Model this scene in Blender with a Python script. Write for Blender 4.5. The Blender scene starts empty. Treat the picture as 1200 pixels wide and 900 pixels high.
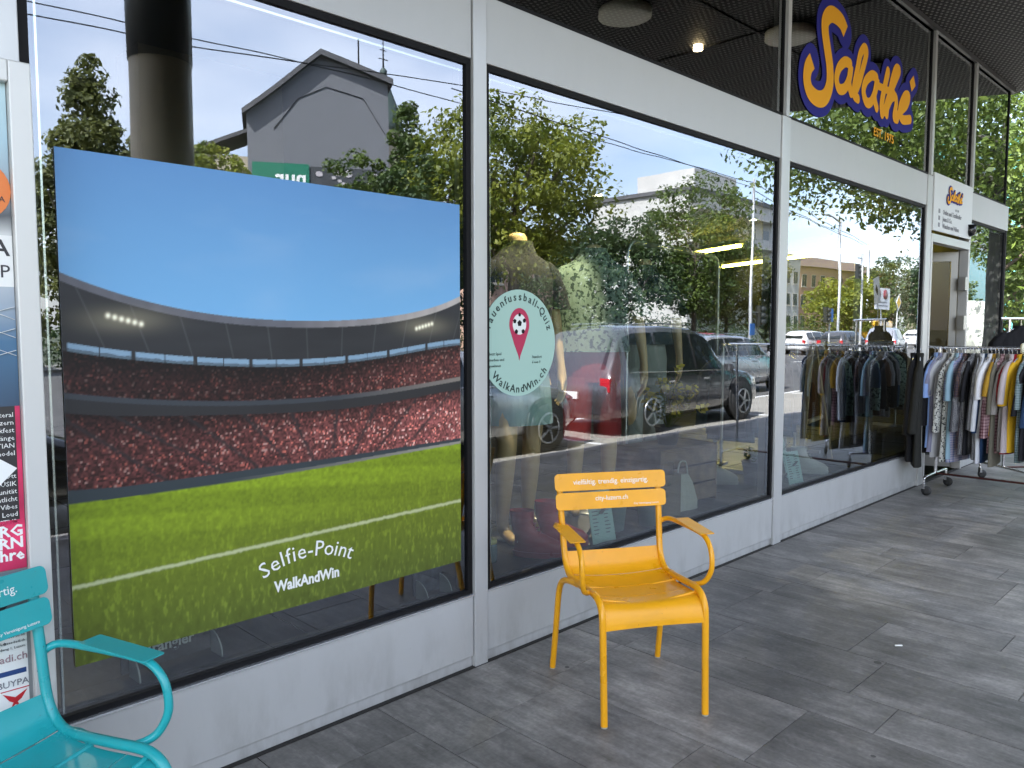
import bpy, math, random
import numpy as np
from mathutils import Vector, Matrix, Quaternion
R = math.radians
random.seed(7)
S = bpy.context.scene
COL = S.collection

# ---------------------------------------------------------------- camera
cam = bpy.data.cameras.new('camera'); camo = bpy.data.objects.new('camera', cam); COL.objects.link(camo)
cam.sensor_width = 36; cam.lens = 36*922/1200; cam.clip_end = 2000; cam.clip_start = 0.05
camo.location = (0, -2.651, 1.58)
camo.rotation_euler = (R(90) - math.atan(67/922), 0, R(45.15 - 90))
S.camera = camo
# ---------------------------------------------------------------- sky, sun, exposure
SUN_EL = 50; SX, SY = -.95, .13
W = bpy.data.worlds.new('World'); S.world = W; W.use_nodes = True
nt = W.node_tree; nt.nodes.clear()
wo = nt.nodes.new('ShaderNodeOutputWorld'); bg = nt.nodes.new('ShaderNodeBackground')
sky = nt.nodes.new('ShaderNodeTexSky'); sky.sky_type = 'NISHITA'; sky.sun_disc = False
sky.sun_elevation = R(SUN_EL); sky.sun_rotation = math.atan2(SX, SY); sky.air_density = 1.0; sky.dust_density = 2.0
tc = nt.nodes.new('ShaderNodeTexCoord'); mp = nt.nodes.new('ShaderNodeMapping'); mp.inputs['Scale'].default_value = (1.6, 1.6, 4.5)
nz = nt.nodes.new('ShaderNodeTexNoise'); nz.inputs['Scale'].default_value = 1.7; nz.inputs['Detail'].default_value = 5; nz.inputs['Roughness'].default_value = .45
cr = nt.nodes.new('ShaderNodeValToRGB'); cr.color_ramp.elements[0].position = .42; cr.color_ramp.elements[1].position = .78
cr.color_ramp.elements[0].color = (.12, .12, .12, 1); cr.color_ramp.elements[1].color = (.60, .60, .60, 1)
mx = nt.nodes.new('ShaderNodeMixRGB'); mx.inputs[2].default_value = (8.2, 8.0, 7.9, 1)
L = nt.links.new
L(tc.outputs['Generated'], mp.inputs[0]); L(mp.outputs[0], nz.inputs['Vector']); L(nz.outputs[0], cr.inputs[0])
L(cr.outputs[0], mx.inputs[0]); L(sky.outputs[0], mx.inputs[1]); L(mx.outputs[0], bg.inputs[0]); L(bg.outputs[0], wo.inputs[0])
bg.inputs[1].default_value = .10
sl = bpy.data.lights.new('sun', 'SUN'); sl.energy = 3.4; sl.angle = R(.53); sl.color = (1, .95, .86)
so = bpy.data.objects.new('sun', sl); COL.objects.link(so)
hz = math.hypot(SX, SY)
sd = Vector((SX/hz*math.cos(R(SUN_EL)), SY/hz*math.cos(R(SUN_EL)), math.sin(R(SUN_EL))))
so.rotation_euler = sd.to_track_quat('Z', 'Y').to_euler(); so.location = (0, 0, 30)
S.view_settings.view_transform = 'Standard'; S.view_settings.look = 'None'; S.view_settings.gamma = 1
S.view_settings.exposure = 2.95
S.render.engine = 'CYCLES'
S.cycles.caustics_reflective = False; S.cycles.caustics_refractive = False; S.cycles.max_bounces = 10; S.cycles.glossy_bounces = 5; S.cycles.transparent_max_bounces = 24; S.cycles.diffuse_bounces = 4

# ---------------------------------------------------------------- materials
MATS = {}
def mat(name, col=(.5,.5,.5), rough=.6, metal=0., spec=.5, noise=None, bump=None, coat=0., emis=None, trans=0., vary=None):
    """noise=(scale, amount) colour mottling; bump=(scale,strength)"""
    if name in MATS: return MATS[name]
    m = bpy.data.materials.new(name); m.use_nodes = True; t = m.node_tree; b = t.nodes['Principled BSDF']
    b.inputs['Base Color'].default_value = (*col, 1); b.inputs['Roughness'].default_value = rough
    b.inputs['Metallic'].default_value = metal; b.inputs['Specular IOR Level'].default_value = spec
    b.inputs['Coat Weight'].default_value = coat
    tcn = t.nodes.new('ShaderNodeTexCoord')
    if noise:
        n = t.nodes.new('ShaderNodeTexNoise'); n.inputs['Scale'].default_value = noise[0]; n.inputs['Detail'].default_value = 6
        t.links.new(tcn.outputs['Object'], n.inputs['Vector'])
        r = t.nodes.new('ShaderNodeMapRange'); r.inputs[1].default_value = .3; r.inputs[2].default_value = .7
        r.inputs[3].default_value = 1-noise[1]; r.inputs[4].default_value = 1+noise[1]
        t.links.new(n.outputs[0], r.inputs[0])
        v = t.nodes.new('ShaderNodeVectorMath'); v.operation = 'SCALE'; v.inputs[0].default_value = col
        t.links.new(r.outputs[0], v.inputs['Scale']); t.links.new(v.outputs[0], b.inputs['Base Color'])
        r2 = t.nodes.new('ShaderNodeMapRange'); r2.inputs[1].default_value = .3; r2.inputs[2].default_value = .7
        r2.inputs[3].default_value = max(0,rough-.08); r2.inputs[4].default_value = min(1,rough+.08)
        t.links.new(n.outputs[0], r2.inputs[0]); t.links.new(r2.outputs[0], b.inputs['Roughness'])
    if bump:
        n = t.nodes.new('ShaderNodeTexNoise'); n.inputs['Scale'].default_value = bump[0]; n.inputs['Detail'].default_value = 4
        t.links.new(tcn.outputs['Object'], n.inputs['Vector'])
        bu = t.nodes.new('ShaderNodeBump'); bu.inputs['Strength'].default_value = bump[1]; bu.inputs['Distance'].default_value = .01
        t.links.new(n.outputs[0], bu.inputs['Height']); t.links.new(bu.outputs[0], b.inputs['Normal'])
    if emis:
        b.inputs['Emission Color'].default_value = (*emis[0], 1); b.inputs['Emission Strength'].default_value = emis[1]
    MATS[name] = m
    return m

def glass_mat(name, refl, tint=(1,1,1), thru=(.93,.96,.95), fm=1.2):
    m = bpy.data.materials.new(name); m.use_nodes = True; t = m.node_tree; t.nodes.clear()
    o = t.nodes.new('ShaderNodeOutputMaterial'); g = t.nodes.new('ShaderNodeBsdfGlossy'); g.inputs['Roughness'].default_value = 0
    g.inputs['Color'].default_value = (*tint, 1)
    tr = t.nodes.new('ShaderNodeBsdfTransparent'); tr.inputs['Color'].default_value = (*thru, 1)
    f = t.nodes.new('ShaderNodeFresnel'); f.inputs['IOR'].default_value = 1.5
    ma = t.nodes.new('ShaderNodeMath'); ma.operation = 'MULTIPLY_ADD'; ma.use_clamp = True
    ma.inputs[1].default_value = fm; ma.inputs[2].default_value = refl
    # slight waviness of real panes
    tcn = t.nodes.new('ShaderNodeTexCoord'); n = t.nodes.new('ShaderNodeTexNoise'); n.inputs['Scale'].default_value = 1.3; n.inputs['Detail'].default_value = 1
    bu = t.nodes.new('ShaderNodeBump'); bu.inputs['Strength'].default_value = .05; bu.inputs['Distance'].default_value = .02
    t.links.new(tcn.outputs['Object'], n.inputs['Vector']); t.links.new(n.outputs[0], bu.inputs['Height']); t.links.new(bu.outputs[0], g.inputs['Normal'])
    mixn = t.nodes.new('ShaderNodeMixShader')
    t.links.new(f.outputs[0], ma.inputs[0]); t.links.new(ma.outputs[0], mixn.inputs[0])
    t.links.new(tr.outputs[0], mixn.inputs[1]); t.links.new(g.outputs[0], mixn.inputs[2]); t.links.new(mixn.outputs[0], o.inputs[0])
    MATS[name] = m; return m
GLASS = glass_mat('coated_shop_glass', .165, (.83,.89,1.0), (.86,.92,.88))
GLASS_IN = glass_mat('inner_face_glass', .02, (1,1,1), (.97,.98,.98), 0.)
GLASS_UP = glass_mat('dark_shop_glass', .16, (.92,.96,.96), (.5,.53,.5))

SILVER = mat('silver_cladding', (.50,.505,.50), .42, .25, noise=(.7,.03))
SILVER_T = mat('silver_trim', (.55,.555,.55), .35, .35, noise=(1.5,.03))
LIP = mat('bright_aluminium_lip', (.85,.87,.9), .25, .8)
BLACK = mat('black_gasket', (.006,.006,.007), .6, 0, .2)
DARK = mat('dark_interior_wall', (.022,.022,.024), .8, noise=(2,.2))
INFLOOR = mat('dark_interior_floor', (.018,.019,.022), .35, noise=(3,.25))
YELLOW = mat('yellow_powder_coat', (.82,.375,.008), .33, noise=(9,.05), bump=(220,.03))
TEAL = mat('teal_powder_coat', (.018,.36,.38), .33, noise=(9,.05), bump=(220,.03))
WHITE_PR = mat('white_print', (.85,.85,.82), .5)
CHROME = mat('chrome', (.7,.7,.7), .15, 1.)
STEEL = mat('brushed_steel', (.45,.46,.47), .35, .9)
RUBBER = mat('black_rubber', (.02,.02,.02), .6)
SKIN = mat('mannequin_skin', (.60,.42,.21), .38, noise=(5,.06))
PALE_WOOD = mat('pale_wood', (.42,.32,.18), .55, noise=(12,.15))
BROWN_WOOD = mat('old_brown_wood', (.20,.13,.075), .7, noise=(14,.3))
MIRROR_DK = mat('car_window_glass', (.012,.016,.018), .04, 0, .8)
LEAF_V = None
def overlay(m, scale, lo, hi, col, amt, stretch=(1,1,1), zfade=None):
    t = m.node_tree; b = t.nodes['Principled BSDF']; Lk = t.links.new
    tcn = t.nodes.new('ShaderNodeTexCoord'); mp_ = t.nodes.new('ShaderNodeMapping'); mp_.inputs['Scale'].default_value = stretch; Lk(tcn.outputs['Object'], mp_.inputs[0])
    n = t.nodes.new('ShaderNodeTexNoise'); n.inputs['Scale'].default_value = scale; n.inputs['Detail'].default_value = 8; n.inputs['Roughness'].default_value = .65; Lk(mp_.outputs[0], n.inputs['Vector'])
    r = t.nodes.new('ShaderNodeMapRange'); r.inputs[1].default_value = lo; r.inputs[2].default_value = hi; r.inputs[3].default_value = 0; r.inputs[4].default_value = amt; Lk(n.outputs[0], r.inputs[0])
    fac = r.outputs[0]
    if zfade:
        sp_ = t.nodes.new('ShaderNodeSeparateXYZ'); Lk(tcn.outputs['Object'], sp_.inputs[0]); z = t.nodes.new('ShaderNodeMapRange')
        z.inputs[1].default_value = zfade[0]; z.inputs[2].default_value = zfade[1]; z.inputs[3].default_value = 1; z.inputs[4].default_value = .12; Lk(sp_.outputs[2], z.inputs[0])
        mu = t.nodes.new('ShaderNodeMath'); mu.operation = 'MULTIPLY'; Lk(fac, mu.inputs[0]); Lk(z.outputs[0], mu.inputs[1]); fac = mu.outputs[0]
    mx_ = t.nodes.new('ShaderNodeMixRGB'); mx_.inputs[2].default_value = (*col,1); Lk(fac, mx_.inputs[0])
    src = b.inputs['Base Color'].links[0].from_socket if b.inputs['Base Color'].links else None
    if src: Lk(src, mx_.inputs[1])
    else: mx_.inputs[1].default_value = b.inputs['Base Color'].default_value
    Lk(mx_.outputs[0], b.inputs['Base Color'])
overlay(SILVER, 7, .45, .75, (.20,.19,.17), .45, (1,1,.35), (.05,.34)); overlay(SILVER, 40, .66, .74, (.25,.24,.22), .35)
overlay(SILVER_T, 9, .45, .78, (.20,.19,.17), .6, (1,1,.3), (.0,.3))
for c_ in (YELLOW, TEAL): overlay(c_, 48, .685, .72, (.10,.06,.03), .85); overlay(c_, 5, .5, .8, (.16,.12,.05), .16)

def leaf_mat(name, c1, c2, trans=.35):
    m = bpy.data.materials.new(name); m.use_nodes = True; t = m.node_tree; t.nodes.clear()
    o = t.nodes.new('ShaderNodeOutputMaterial'); d = t.nodes.new('ShaderNodeBsdfPrincipled'); d.inputs['Roughness'].default_value = .55
    tl = t.nodes.new('ShaderNodeBsdfTranslucent'); mxs = t.nodes.new('ShaderNodeMixShader'); mxs.inputs[0].default_value = trans
    tcn = t.nodes.new('ShaderNodeTexCoord'); n = t.nodes.new('ShaderNodeTexNoise'); n.inputs['Scale'].default_value = 1.1; n.inputs['Detail'].default_value = 5
    r = t.nodes.new('ShaderNodeValToRGB'); r.color_ramp.elements[0].position = .35; r.color_ramp.elements[1].position = .65
    r.color_ramp.elements[0].color = (*c1, 1); r.color_ramp.elements[1].color = (*c2, 1)
    t.links.new(tcn.outputs['Object'], n.inputs['Vector']); t.links.new(n.outputs[0], r.inputs[0])
    t.links.new(r.outputs[0], d.inputs['Base Color']); t.links.new(r.outputs[0], tl.inputs['Color'])
    t.links.new(d.outputs[0], mxs.inputs[1]); t.links.new(tl.outputs[0], mxs.inputs[2]); t.links.new(mxs.outputs[0], o.inputs[0])
    MATS[name] = m; return m
LEAF_A = leaf_mat('leaf_mid', (.04,.075,.015), (.115,.165,.025))
LEAF_B = leaf_mat('leaf_dark', (.022,.05,.016), (.06,.10,.025))
LEAF_C = leaf_mat('leaf_yellow', (.09,.13,.015), (.27,.29,.03), .45)
LEAF_D = leaf_mat('leaf_olive', (.075,.09,.025), (.16,.175,.045))
BARK = mat('bark', (.085,.068,.05), .9, noise=(6,.3), bump=(14,.8))
BARK_DK = mat('dark_bark', (.035,.035,.03), .9, noise=(6,.3), bump=(14,.8))

# ---------------------------------------------------------------- mesh helpers
class MB:
    def __init__(s): s.v = []; s.f = []; s.sm = []
    def add(s, vs, fs, smooth=False, M=None):
        o = len(s.v)
        for p in vs: s.v.append(tuple(M @ Vector(p)) if M is not None else tuple(p))
        for f in fs: s.f.append(tuple(i+o for i in f)); s.sm.append(smooth)
        return s
    def box(s, x0, x1, y0, y1, z0, z1, M=None):
        return s.add([(x0,y0,z0),(x1,y0,z0),(x1,y1,z0),(x0,y1,z0),(x0,y0,z1),(x1,y0,z1),(x1,y1,z1),(x0,y1,z1)],
              [(0,3,2,1),(4,5,6,7),(0,1,5,4),(1,2,6,5),(2,3,7,6),(3,0,4,7)], False, M)
    def bar(s, a, b, w, h):
        a = Vector(a); b = Vector(b); d = b-a; q = d.to_track_quat('Z','Y')
        M = Matrix.Translation(a) @ q.to_matrix().to_4x4()
        return s.box(-w/2,w/2,-h/2,h/2,0,d.length,M)
    def tube(s, pts, r, n=10, caps=True, smooth_path=0):
        P = [Vector(p) for p in pts]
        rr = list(r) if hasattr(r,'__len__') else [r]*len(P)
        if smooth_path:
            Q = []; RQ = []
            for i in range(len(P)-1):
                p0 = P[max(i-1,0)]; p1 = P[i]; p2 = P[i+1]; p3 = P[min(i+2,len(P)-1)]
                for k in range(smooth_path):
                    u = k/smooth_path
                    Q.append(.5*((2*p1)+(p2-p0)*u+(2*p0-5*p1+4*p2-p3)*u*u+(3*p1-p0-3*p2+p3)*u**3)); RQ.append(rr[i]*(1-u)+rr[i+1]*u)
            Q.append(P[-1]); RQ.append(rr[-1]); P = Q; rr = RQ
        vs = []; fs = []; t0 = (P[1]-P[0]).normalized()
        up = Vector((0,0,1)) if abs(t0.z) < .9 else Vector((1,0,0)); nrm = t0.cross(up).normalized()
        for i, p in enumerate(P):
            if i == 0: t = (P[1]-P[0])
            elif i == len(P)-1: t = (P[-1]-P[-2])
            else: t = (P[i+1]-P[i-1])
            t.normalize(); nrm = (nrm - t*nrm.dot(t)).normalized(); bn = t.cross(nrm)
            for k in range(n):
                a = 2*math.pi*k/n; vs.append(p + (nrm*math.cos(a)+bn*math.sin(a))*rr[i])
        for i in range(len(P)-1):
            for k in range(n): fs.append((i*n+k, i*n+(k+1)%n, (i+1)*n+(k+1)%n, (i+1)*n+k))
        s.add(vs, fs, True)
        if caps: s.add([vs[k] for k in range(n)], [tuple(range(n-1,-1,-1))]); s.add([vs[(len(P)-1)*n+k] for k in range(n)], [tuple(range(n))])
        return s
    def loft(s, rings, n=16, caps=True, power=2., wob=0.):
        """rings: (cx,cy,z,rx,ry[,rot])"""
        vs = []; fs = []
        for ri, rg in enumerate(rings):
            cx,cy,z,rx,ry = rg[:5]; ro = rg[5] if len(rg) > 5 else 0
            for k in range(n):
                a = 2*math.pi*k/n; c = math.cos(a); d = math.sin(a)
                x = math.copysign(abs(c)**(2/power), c)*rx; y = math.copysign(abs(d)**(2/power), d)*ry
                if wob: w_ = 1+wob*math.sin(a*5+ri*.3)+wob*.6*math.sin(a*9+1+ri*.5); y *= w_; x *= 1+(w_-1)*.3
                vs.append((cx+x*math.cos(ro)-y*math.sin(ro), cy+x*math.sin(ro)+y*math.cos(ro), z))
        m = len(rings)
        for i in range(m-1):
            for k in range(n): fs.append((i*n+k, i*n+(k+1)%n, (i+1)*n+(k+1)%n, (i+1)*n+k))
        s.add(vs, fs, True)
        if caps: s.add([vs[k] for k in range(n)], [tuple(range(n-1,-1,-1))]); s.add([vs[(m-1)*n+k] for k in range(n)], [tuple(range(n))])
        return s
    def lathe(s, prof, c=(0,0,0), n=20, axis='z'):
        vs = []; fs = []
        for r, z in prof:
            for k in range(n):
                a = 2*math.pi*k/n
                if axis == 'z': p = (r*math.cos(a), r*math.sin(a), z)
                elif axis == 'y': p = (r*math.cos(a), z, r*math.sin(a))
                else: p = (z, r*math.cos(a), r*math.sin(a))
                vs.append((p[0]+c[0], p[1]+c[1], p[2]+c[2]))
        m = len(prof)
        for i in range(m-1):
            for k in range(n): fs.append((i*n+k, i*n+(k+1)%n, (i+1)*n+(k+1)%n, (i+1)*n+k))
        fs.append(tuple(range(n-1,-1,-1))); fs.append(tuple((m-1)*n+k for k in range(n)))
        return s.add(vs, fs, True)
    def prism(s, poly, y0, y1, M=None):      # poly in x,z ; extruded along y
        n = len(poly); vs = [(x,y0,z) for x,z in poly]+[(x,y1,z) for x,z in poly]
        fs = [tuple(range(n)), tuple(range(2*n-1,n-1,-1))]+[(i,i+n,(i+1)%n+n,(i+1)%n) for i in range(n)]
        return s.add(vs, fs, False, M)
    def mesh(s, name):
        me = bpy.data.meshes.new(name); me.from_pydata(s.v, [], s.f); me.polygons.foreach_set('use_smooth', s.sm); me.update(); return me
    def build(s, name, m, parent=None, loc=None, bevel=0, fixn=True):
        me = s.mesh(name)
        if fixn:
            import bmesh
            bm = bmesh.new(); bm.from_mesh(me); bmesh.ops.recalc_face_normals(bm, faces=bm.faces); bm.to_mesh(me); bm.free()
        return link(name, me, m, parent, loc, bevel)
def link(name, me, m, parent=None, loc=None, bevel=0):
    me.materials.append(m); o = bpy.data.objects.new(name, me); COL.objects.link(o)
    if parent is not None: o.parent = parent
    if loc is not None: o.location = loc
    if bevel:
        b = o.modifiers.new('bevel','BEVEL'); b.width = bevel; b.segments = 2; b.limit_method = 'ANGLE'; b.angle_limit = R(35)
    return o
def tag(o, label=None, cat=None, group=None, kind=None):
    if label: o['label'] = label
    if cat: o['category'] = cat
    if group: o['group'] = group
    if kind: o['kind'] = kind
    return o
def thing(name, label, cat, loc=(0,0,0), rz=0, group=None):
    o = bpy.data.objects.new(name, None); COL.objects.link(o); o.empty_display_size = .1
    o.location = loc; o.rotation_euler = (0,0,rz); return tag(o, label, cat, group)
def rbox_poly(x0, x1, z0, z1, r, n=5):
    P = []
    for cx, cz, a0 in ((x1-r,z1-r,0),(x0+r,z1-r,90),(x0+r,z0+r,180),(x1-r,z0+r,270)):
        for k in range(n+1): a = R(a0+90*k/n); P.append((cx+r*math.cos(a), cz+r*math.sin(a)))
    return P
def text(name, s, size, m, parent=None, loc=(0,0,0), M=None, depth=.0006, align='LEFT', bold=0., shear=0., sx=1., space=1.):
    """lettering as a thin mesh, facing -Y, reading along +X; M overrides orientation"""
    c = bpy.data.curves.new(name,'FONT'); c.body = s; c.size = size; c.extrude = depth; c.align_x = align; c.offset = bold; c.shear = shear; c.space_character = space
    c.resolution_u = 3
    t = bpy.data.objects.new('tmp', c)
    me = bpy.data.meshes.new_from_object(t); bpy.data.objects.remove(t)
    X = Matrix.Rotation(R(90),4,'X') @ Matrix.Diagonal((sx,1,1,1))
    me.transform((M if M is not None else Matrix.Identity(4)) @ X)
    me.name = name
    return link(name, me, m, parent, loc)
def arc_text(name, s, size, m, parent, cx, y, cz, rad, a0, a1, bold=0., top=True, order=None):
    """letters set one by one round a circle, merged into ONE mesh (a word)"""
    allv = []; allf = []
    n = len(s)
    wd = [{'i':.50,'l':.50,'f':.62,'t':.66,'-':.70,'.':.5,'r':.72,'W':1.55,'m':1.5,'w':1.4,'A':1.15,'P':1.05,'Q':1.25,'F':1.0}.get(ch,1.0) for ch in s]
    cum = [sum(wd[:i])+wd[i]/2 for i in range(n)]
    for i, ch in enumerate(s):
        if ch == ' ': continue
        a = R(a0+(a1-a0)*(cum[i]-cum[0])/(cum[-1]-cum[0]))
        c = bpy.data.curves.new('t','FONT'); c.body = ch; c.size = size; c.extrude = .0005; c.align_x = 'CENTER'; c.offset = bold; c.resolution_u = 2
        t = bpy.data.objects.new('tmp', c); me = bpy.data.meshes.new_from_object(t); bpy.data.objects.remove(t)
        rot = (a-math.pi/2) if top else (a+math.pi/2)
        M = Matrix.Translation((cx+rad*math.cos(a), y, cz+rad*math.sin(a))) @ Matrix.Rotation(-rot,4,'Y') @ Matrix.Rotation(R(90),4,'X')
        o = len(allv)
        allv += [tuple(M @ v.co) for v in me.vertices]; allf += [tuple(j+o for j in p.vertices) for p in me.polygons]
    me = bpy.data.meshes.new(name); me.from_pydata(allv,[],allf)
    return link(name, me, m, parent)
def textlines(name, rows, m, parent, x0, y, z0, dz, size, al='LEFT', bold=0):
    """several short printed lines as one mesh"""
    allv = []; allf = []
    for i, s in enumerate(rows):
        if not s: continue
        c = bpy.data.curves.new('t','FONT'); c.body = s; c.size = size; c.extrude = .0004; c.resolution_u = 1; c.align_x = al; c.offset = bold
        t = bpy.data.objects.new('tmp', c); me = bpy.data.meshes.new_from_object(t); bpy.data.objects.remove(t)
        M = Matrix.Translation((x0,y,z0-dz*i)) @ Matrix.Rotation(R(90),4,'X'); o = len(allv)
        allv += [tuple(M @ v.co) for v in me.vertices]; allf += [tuple(j+o for j in p.vertices) for p in me.polygons]
    me = bpy.data.meshes.new(name); me.from_pydata(allv,[],allf); return link(name, me, m, parent)

# ================================================================ SETTING
# ground sheet (packed earth / lawn far away)
g = MB().box(-300,400,-300,300,-.5,-.13).build('ground', mat('far_ground',(.06,.07,.04),.9,noise=(.3,.3)))
tag(g, kind='structure')
# road
ROADM = mat('asphalt', (.085,.083,.082), .85, noise=(2.5,.18), bump=(60,.4))
road = MB().box(-120,260,-29,-3.95,-.14,-.12).build('road', ROADM); tag(road, kind='structure')
tag(MB().box(-60,200,-6.6,-3.96,-.118,-.112).build('parking_lane', mat('sunlit_tone_lane',(.25,.235,.205),.85,noise=(1.5,.12),bump=(60,.3))), kind='structure')  # lane paler than the road: its beige stands in for sunlit ground
LINEM = mat('road_paint',(.7,.7,.68),.6,noise=(8,.15))
pm = MB()
for k in range(-10,30): pm.box(k*6,k*6+3,-14.6,-14.45,-.118,-.114)
for k in range(-3,9): pm.box(k*5.2+3.6,k*5.2+3.7,-6.5,-4.2,-.111,-.107)
pm.box(-60,200,-6.75,-6.63,-.118,-.114)
tag(pm.build('road_markings', LINEM), kind='structure')
# far pavement + lawn
fp = MB().box(-120,260,-33,-29,-.12,0).build('far_pavement', mat('far_paving',(.22,.21,.19),.8,noise=(2,.1))); tag(fp, kind='structure')
# pavement bedding under slabs, kerb
bed = MB().box(-14,60,-3.75,.06,-.13,-.012).build('pavement_bedding', mat('dark_joint',(.006,.006,.006),.95)); tag(bed, kind='structure')
kerb = MB()
for k in range(-14,60): kerb.box(k+.003,k+.997,-3.95,-3.75,-.13,.0)
tag(kerb.build('kerb', mat('granite_kerb',(.26,.25,.24),.75,noise=(30,.2)), bevel=.008), kind='structure')
side = MB().box(11.9,60,.06,9,-.13,-.004).build('side_pavement', mat('pale_paving',(.27,.265,.255),.8,noise=(2.5,.12))); tag(side, kind='structure')

def slab_material():
    m = bpy.data.materials.new('streaked_dark_porcelain'); m.use_nodes = True; t = m.node_tree; b = t.nodes['Principled BSDF']; Lk = t.links.new
    at = t.nodes.new('ShaderNodeAttribute'); at.attribute_name = 'tone'
    ge = t.nodes.new('ShaderNodeTexCoord')
    add = t.nodes.new('ShaderNodeVectorMath'); add.operation = 'MULTIPLY_ADD'; add.inputs[1].default_value = (37,53,0)
    Lk(at.outputs['Vector'], add.inputs[0]); Lk(ge.outputs['Object'], add.inputs[2])
    mp = t.nodes.new('ShaderNodeMapping'); mp.inputs['Scale'].default_value = (9,1.6,1); Lk(add.outputs[0], mp.inputs[0])
    n1 = t.nodes.new('ShaderNodeTexNoise'); n1.inputs['Scale'].default_value = 1.5; n1.inputs['Detail'].default_value = 9; n1.inputs['Roughness'].default_value = .72; Lk(mp.outputs[0], n1.inputs['Vector'])
    n2 = t.nodes.new('ShaderNodeTexNoise'); n2.inputs['Scale'].default_value = 2.3; n2.inputs['Detail'].default_value = 8; n2.inputs['Roughness'].default_value = .7; Lk(add.outputs[0], n2.inputs['Vector'])
    n3 = t.nodes.new('ShaderNodeTexNoise'); n3.inputs['Scale'].default_value = .55; n3.inputs['Detail'].default_value = 5; Lk(ge.outputs['Object'], n3.inputs['Vector'])
    n4 = t.nodes.new('ShaderNodeTexNoise'); n4.inputs['Scale'].default_value = 55; n4.inputs['Detail'].default_value = 5; Lk(ge.outputs['Object'], n4.inputs['Vector'])
    r1 = t.nodes.new('ShaderNodeValToRGB'); E_ = r1.color_ramp.elements; E_[0].position = .36; E_[0].color = (.066,.062,.057,1); E_[1].position = .66; E_[1].color = (.32,.302,.278,1)
    e = r1.color_ramp.elements.new(.5); e.color = (.152,.145,.135,1)
    mixv = t.nodes.new('ShaderNodeMath'); mixv.operation = 'MULTIPLY_ADD'; mixv.inputs[1].default_value = .45; Lk(n1.outputs[0], mixv.inputs[0])
    s2 = t.nodes.new('ShaderNodeMath'); s2.operation = 'MULTIPLY'; s2.inputs[1].default_value = .55; Lk(n2.outputs[0], s2.inputs[0]); Lk(s2.outputs[0], mixv.inputs[2]); Lk(mixv.outputs[0], r1.inputs[0])
    # per slab tone, large stains
    tn = t.nodes.new('ShaderNodeSeparateXYZ'); Lk(at.outputs['Vector'], tn.inputs[0])
    mr = t.nodes.new('ShaderNodeMapRange'); mr.inputs[3].default_value = .84; mr.inputs[4].default_value = 1.12; Lk(tn.outputs[0], mr.inputs[0])
    mr3 = t.nodes.new('ShaderNodeMapRange'); mr3.inputs[1].default_value = .35; mr3.inputs[2].default_value = .65; mr3.inputs[3].default_value = .58; mr3.inputs[4].default_value = 1.36; Lk(n3.outputs[0], mr3.inputs[0])
    mr4 = t.nodes.new('ShaderNodeMapRange'); mr4.inputs[1].default_value = .3; mr4.inputs[2].default_value = .7; mr4.inputs[3].default_value = .85; mr4.inputs[4].default_value = 1.15; Lk(n4.outputs[0], mr4.inputs[0])
    m1 = t.nodes.new('ShaderNodeMath'); m1.operation = 'MULTIPLY'; Lk(mr.outputs[0], m1.inputs[0]); Lk(mr3.outputs[0], m1.inputs[1])
    m2 = t.nodes.new('ShaderNodeMath'); m2.operation = 'MULTIPLY'; Lk(m1.outputs[0], m2.inputs[0]); Lk(mr4.outputs[0], m2.inputs[1])
    sc = t.nodes.new('ShaderNodeVectorMath'); sc.operation = 'SCALE'; Lk(r1.outputs[0], sc.inputs[0]); Lk(m2.outputs[0], sc.inputs['Scale'])
    # pale scuffs
    mp5 = t.nodes.new('ShaderNodeMapping'); mp5.inputs['Scale'].default_value = (16,4,1); mp5.inputs['Rotation'].default_value = (0,0,.35); Lk(add.outputs[0], mp5.inputs[0])
    n5 = t.nodes.new('ShaderNodeTexNoise'); n5.inputs['Scale'].default_value = 1; n5.inputs['Detail'].default_value = 10; n5.inputs['Roughness'].default_value = .8; Lk(mp5.outputs[0], n5.inputs['Vector'])
    r5 = t.nodes.new('ShaderNodeValToRGB'); r5.color_ramp.elements[0].position = .55; r5.color_ramp.elements[1].position = .70; r5.color_ramp.elements[1].color = (.6,.6,.6,1); Lk(n5.outputs[0], r5.inputs[0])
    mm = t.nodes.new('ShaderNodeMixRGB'); mm.inputs[2].default_value = (.33,.325,.31,1); Lk(r5.outputs[0], mm.inputs[0]); Lk(sc.outputs[0], mm.inputs[1])
    # chewing-gum spots
    vo = t.nodes.new('ShaderNodeTexVoronoi'); vo.inputs['Scale'].default_value = 2.4; Lk(ge.outputs['Object'], vo.inputs['Vector'])
    lt = t.nodes.new('ShaderNodeMath'); lt.operation = 'LESS_THAN'; lt.inputs[1].default_value = .045; Lk(vo.outputs['Distance'], lt.inputs[0])
    mk = t.nodes.new('ShaderNodeMath'); mk.operation = 'MULTIPLY'; mk.inputs[1].default_value = .75; Lk(lt.outputs[0], mk.inputs[0])
    m6 = t.nodes.new('ShaderNodeMixRGB'); m6.inputs[2].default_value = (.025,.024,.023,1); Lk(mk.outputs[0], m6.inputs[0]); Lk(mm.outputs[0], m6.inputs[1])
    Lk(m6.outputs[0], b.inputs['Base Color'])
    rr = t.nodes.new('ShaderNodeMapRange'); rr.inputs[3].default_value = .38; rr.inputs[4].default_value = .68; Lk(n2.outputs[0], rr.inputs[0]); Lk(rr.outputs[0], b.inputs['Roughness'])
    bu = t.nodes.new('ShaderNodeBump'); bu.inputs['Strength'].default_value = .25; bu.inputs['Distance'].default_value = .003; Lk(n4.outputs[0], bu.inputs['Height']); Lk(bu.outputs[0], b.inputs['Normal'])
    return m
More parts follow.
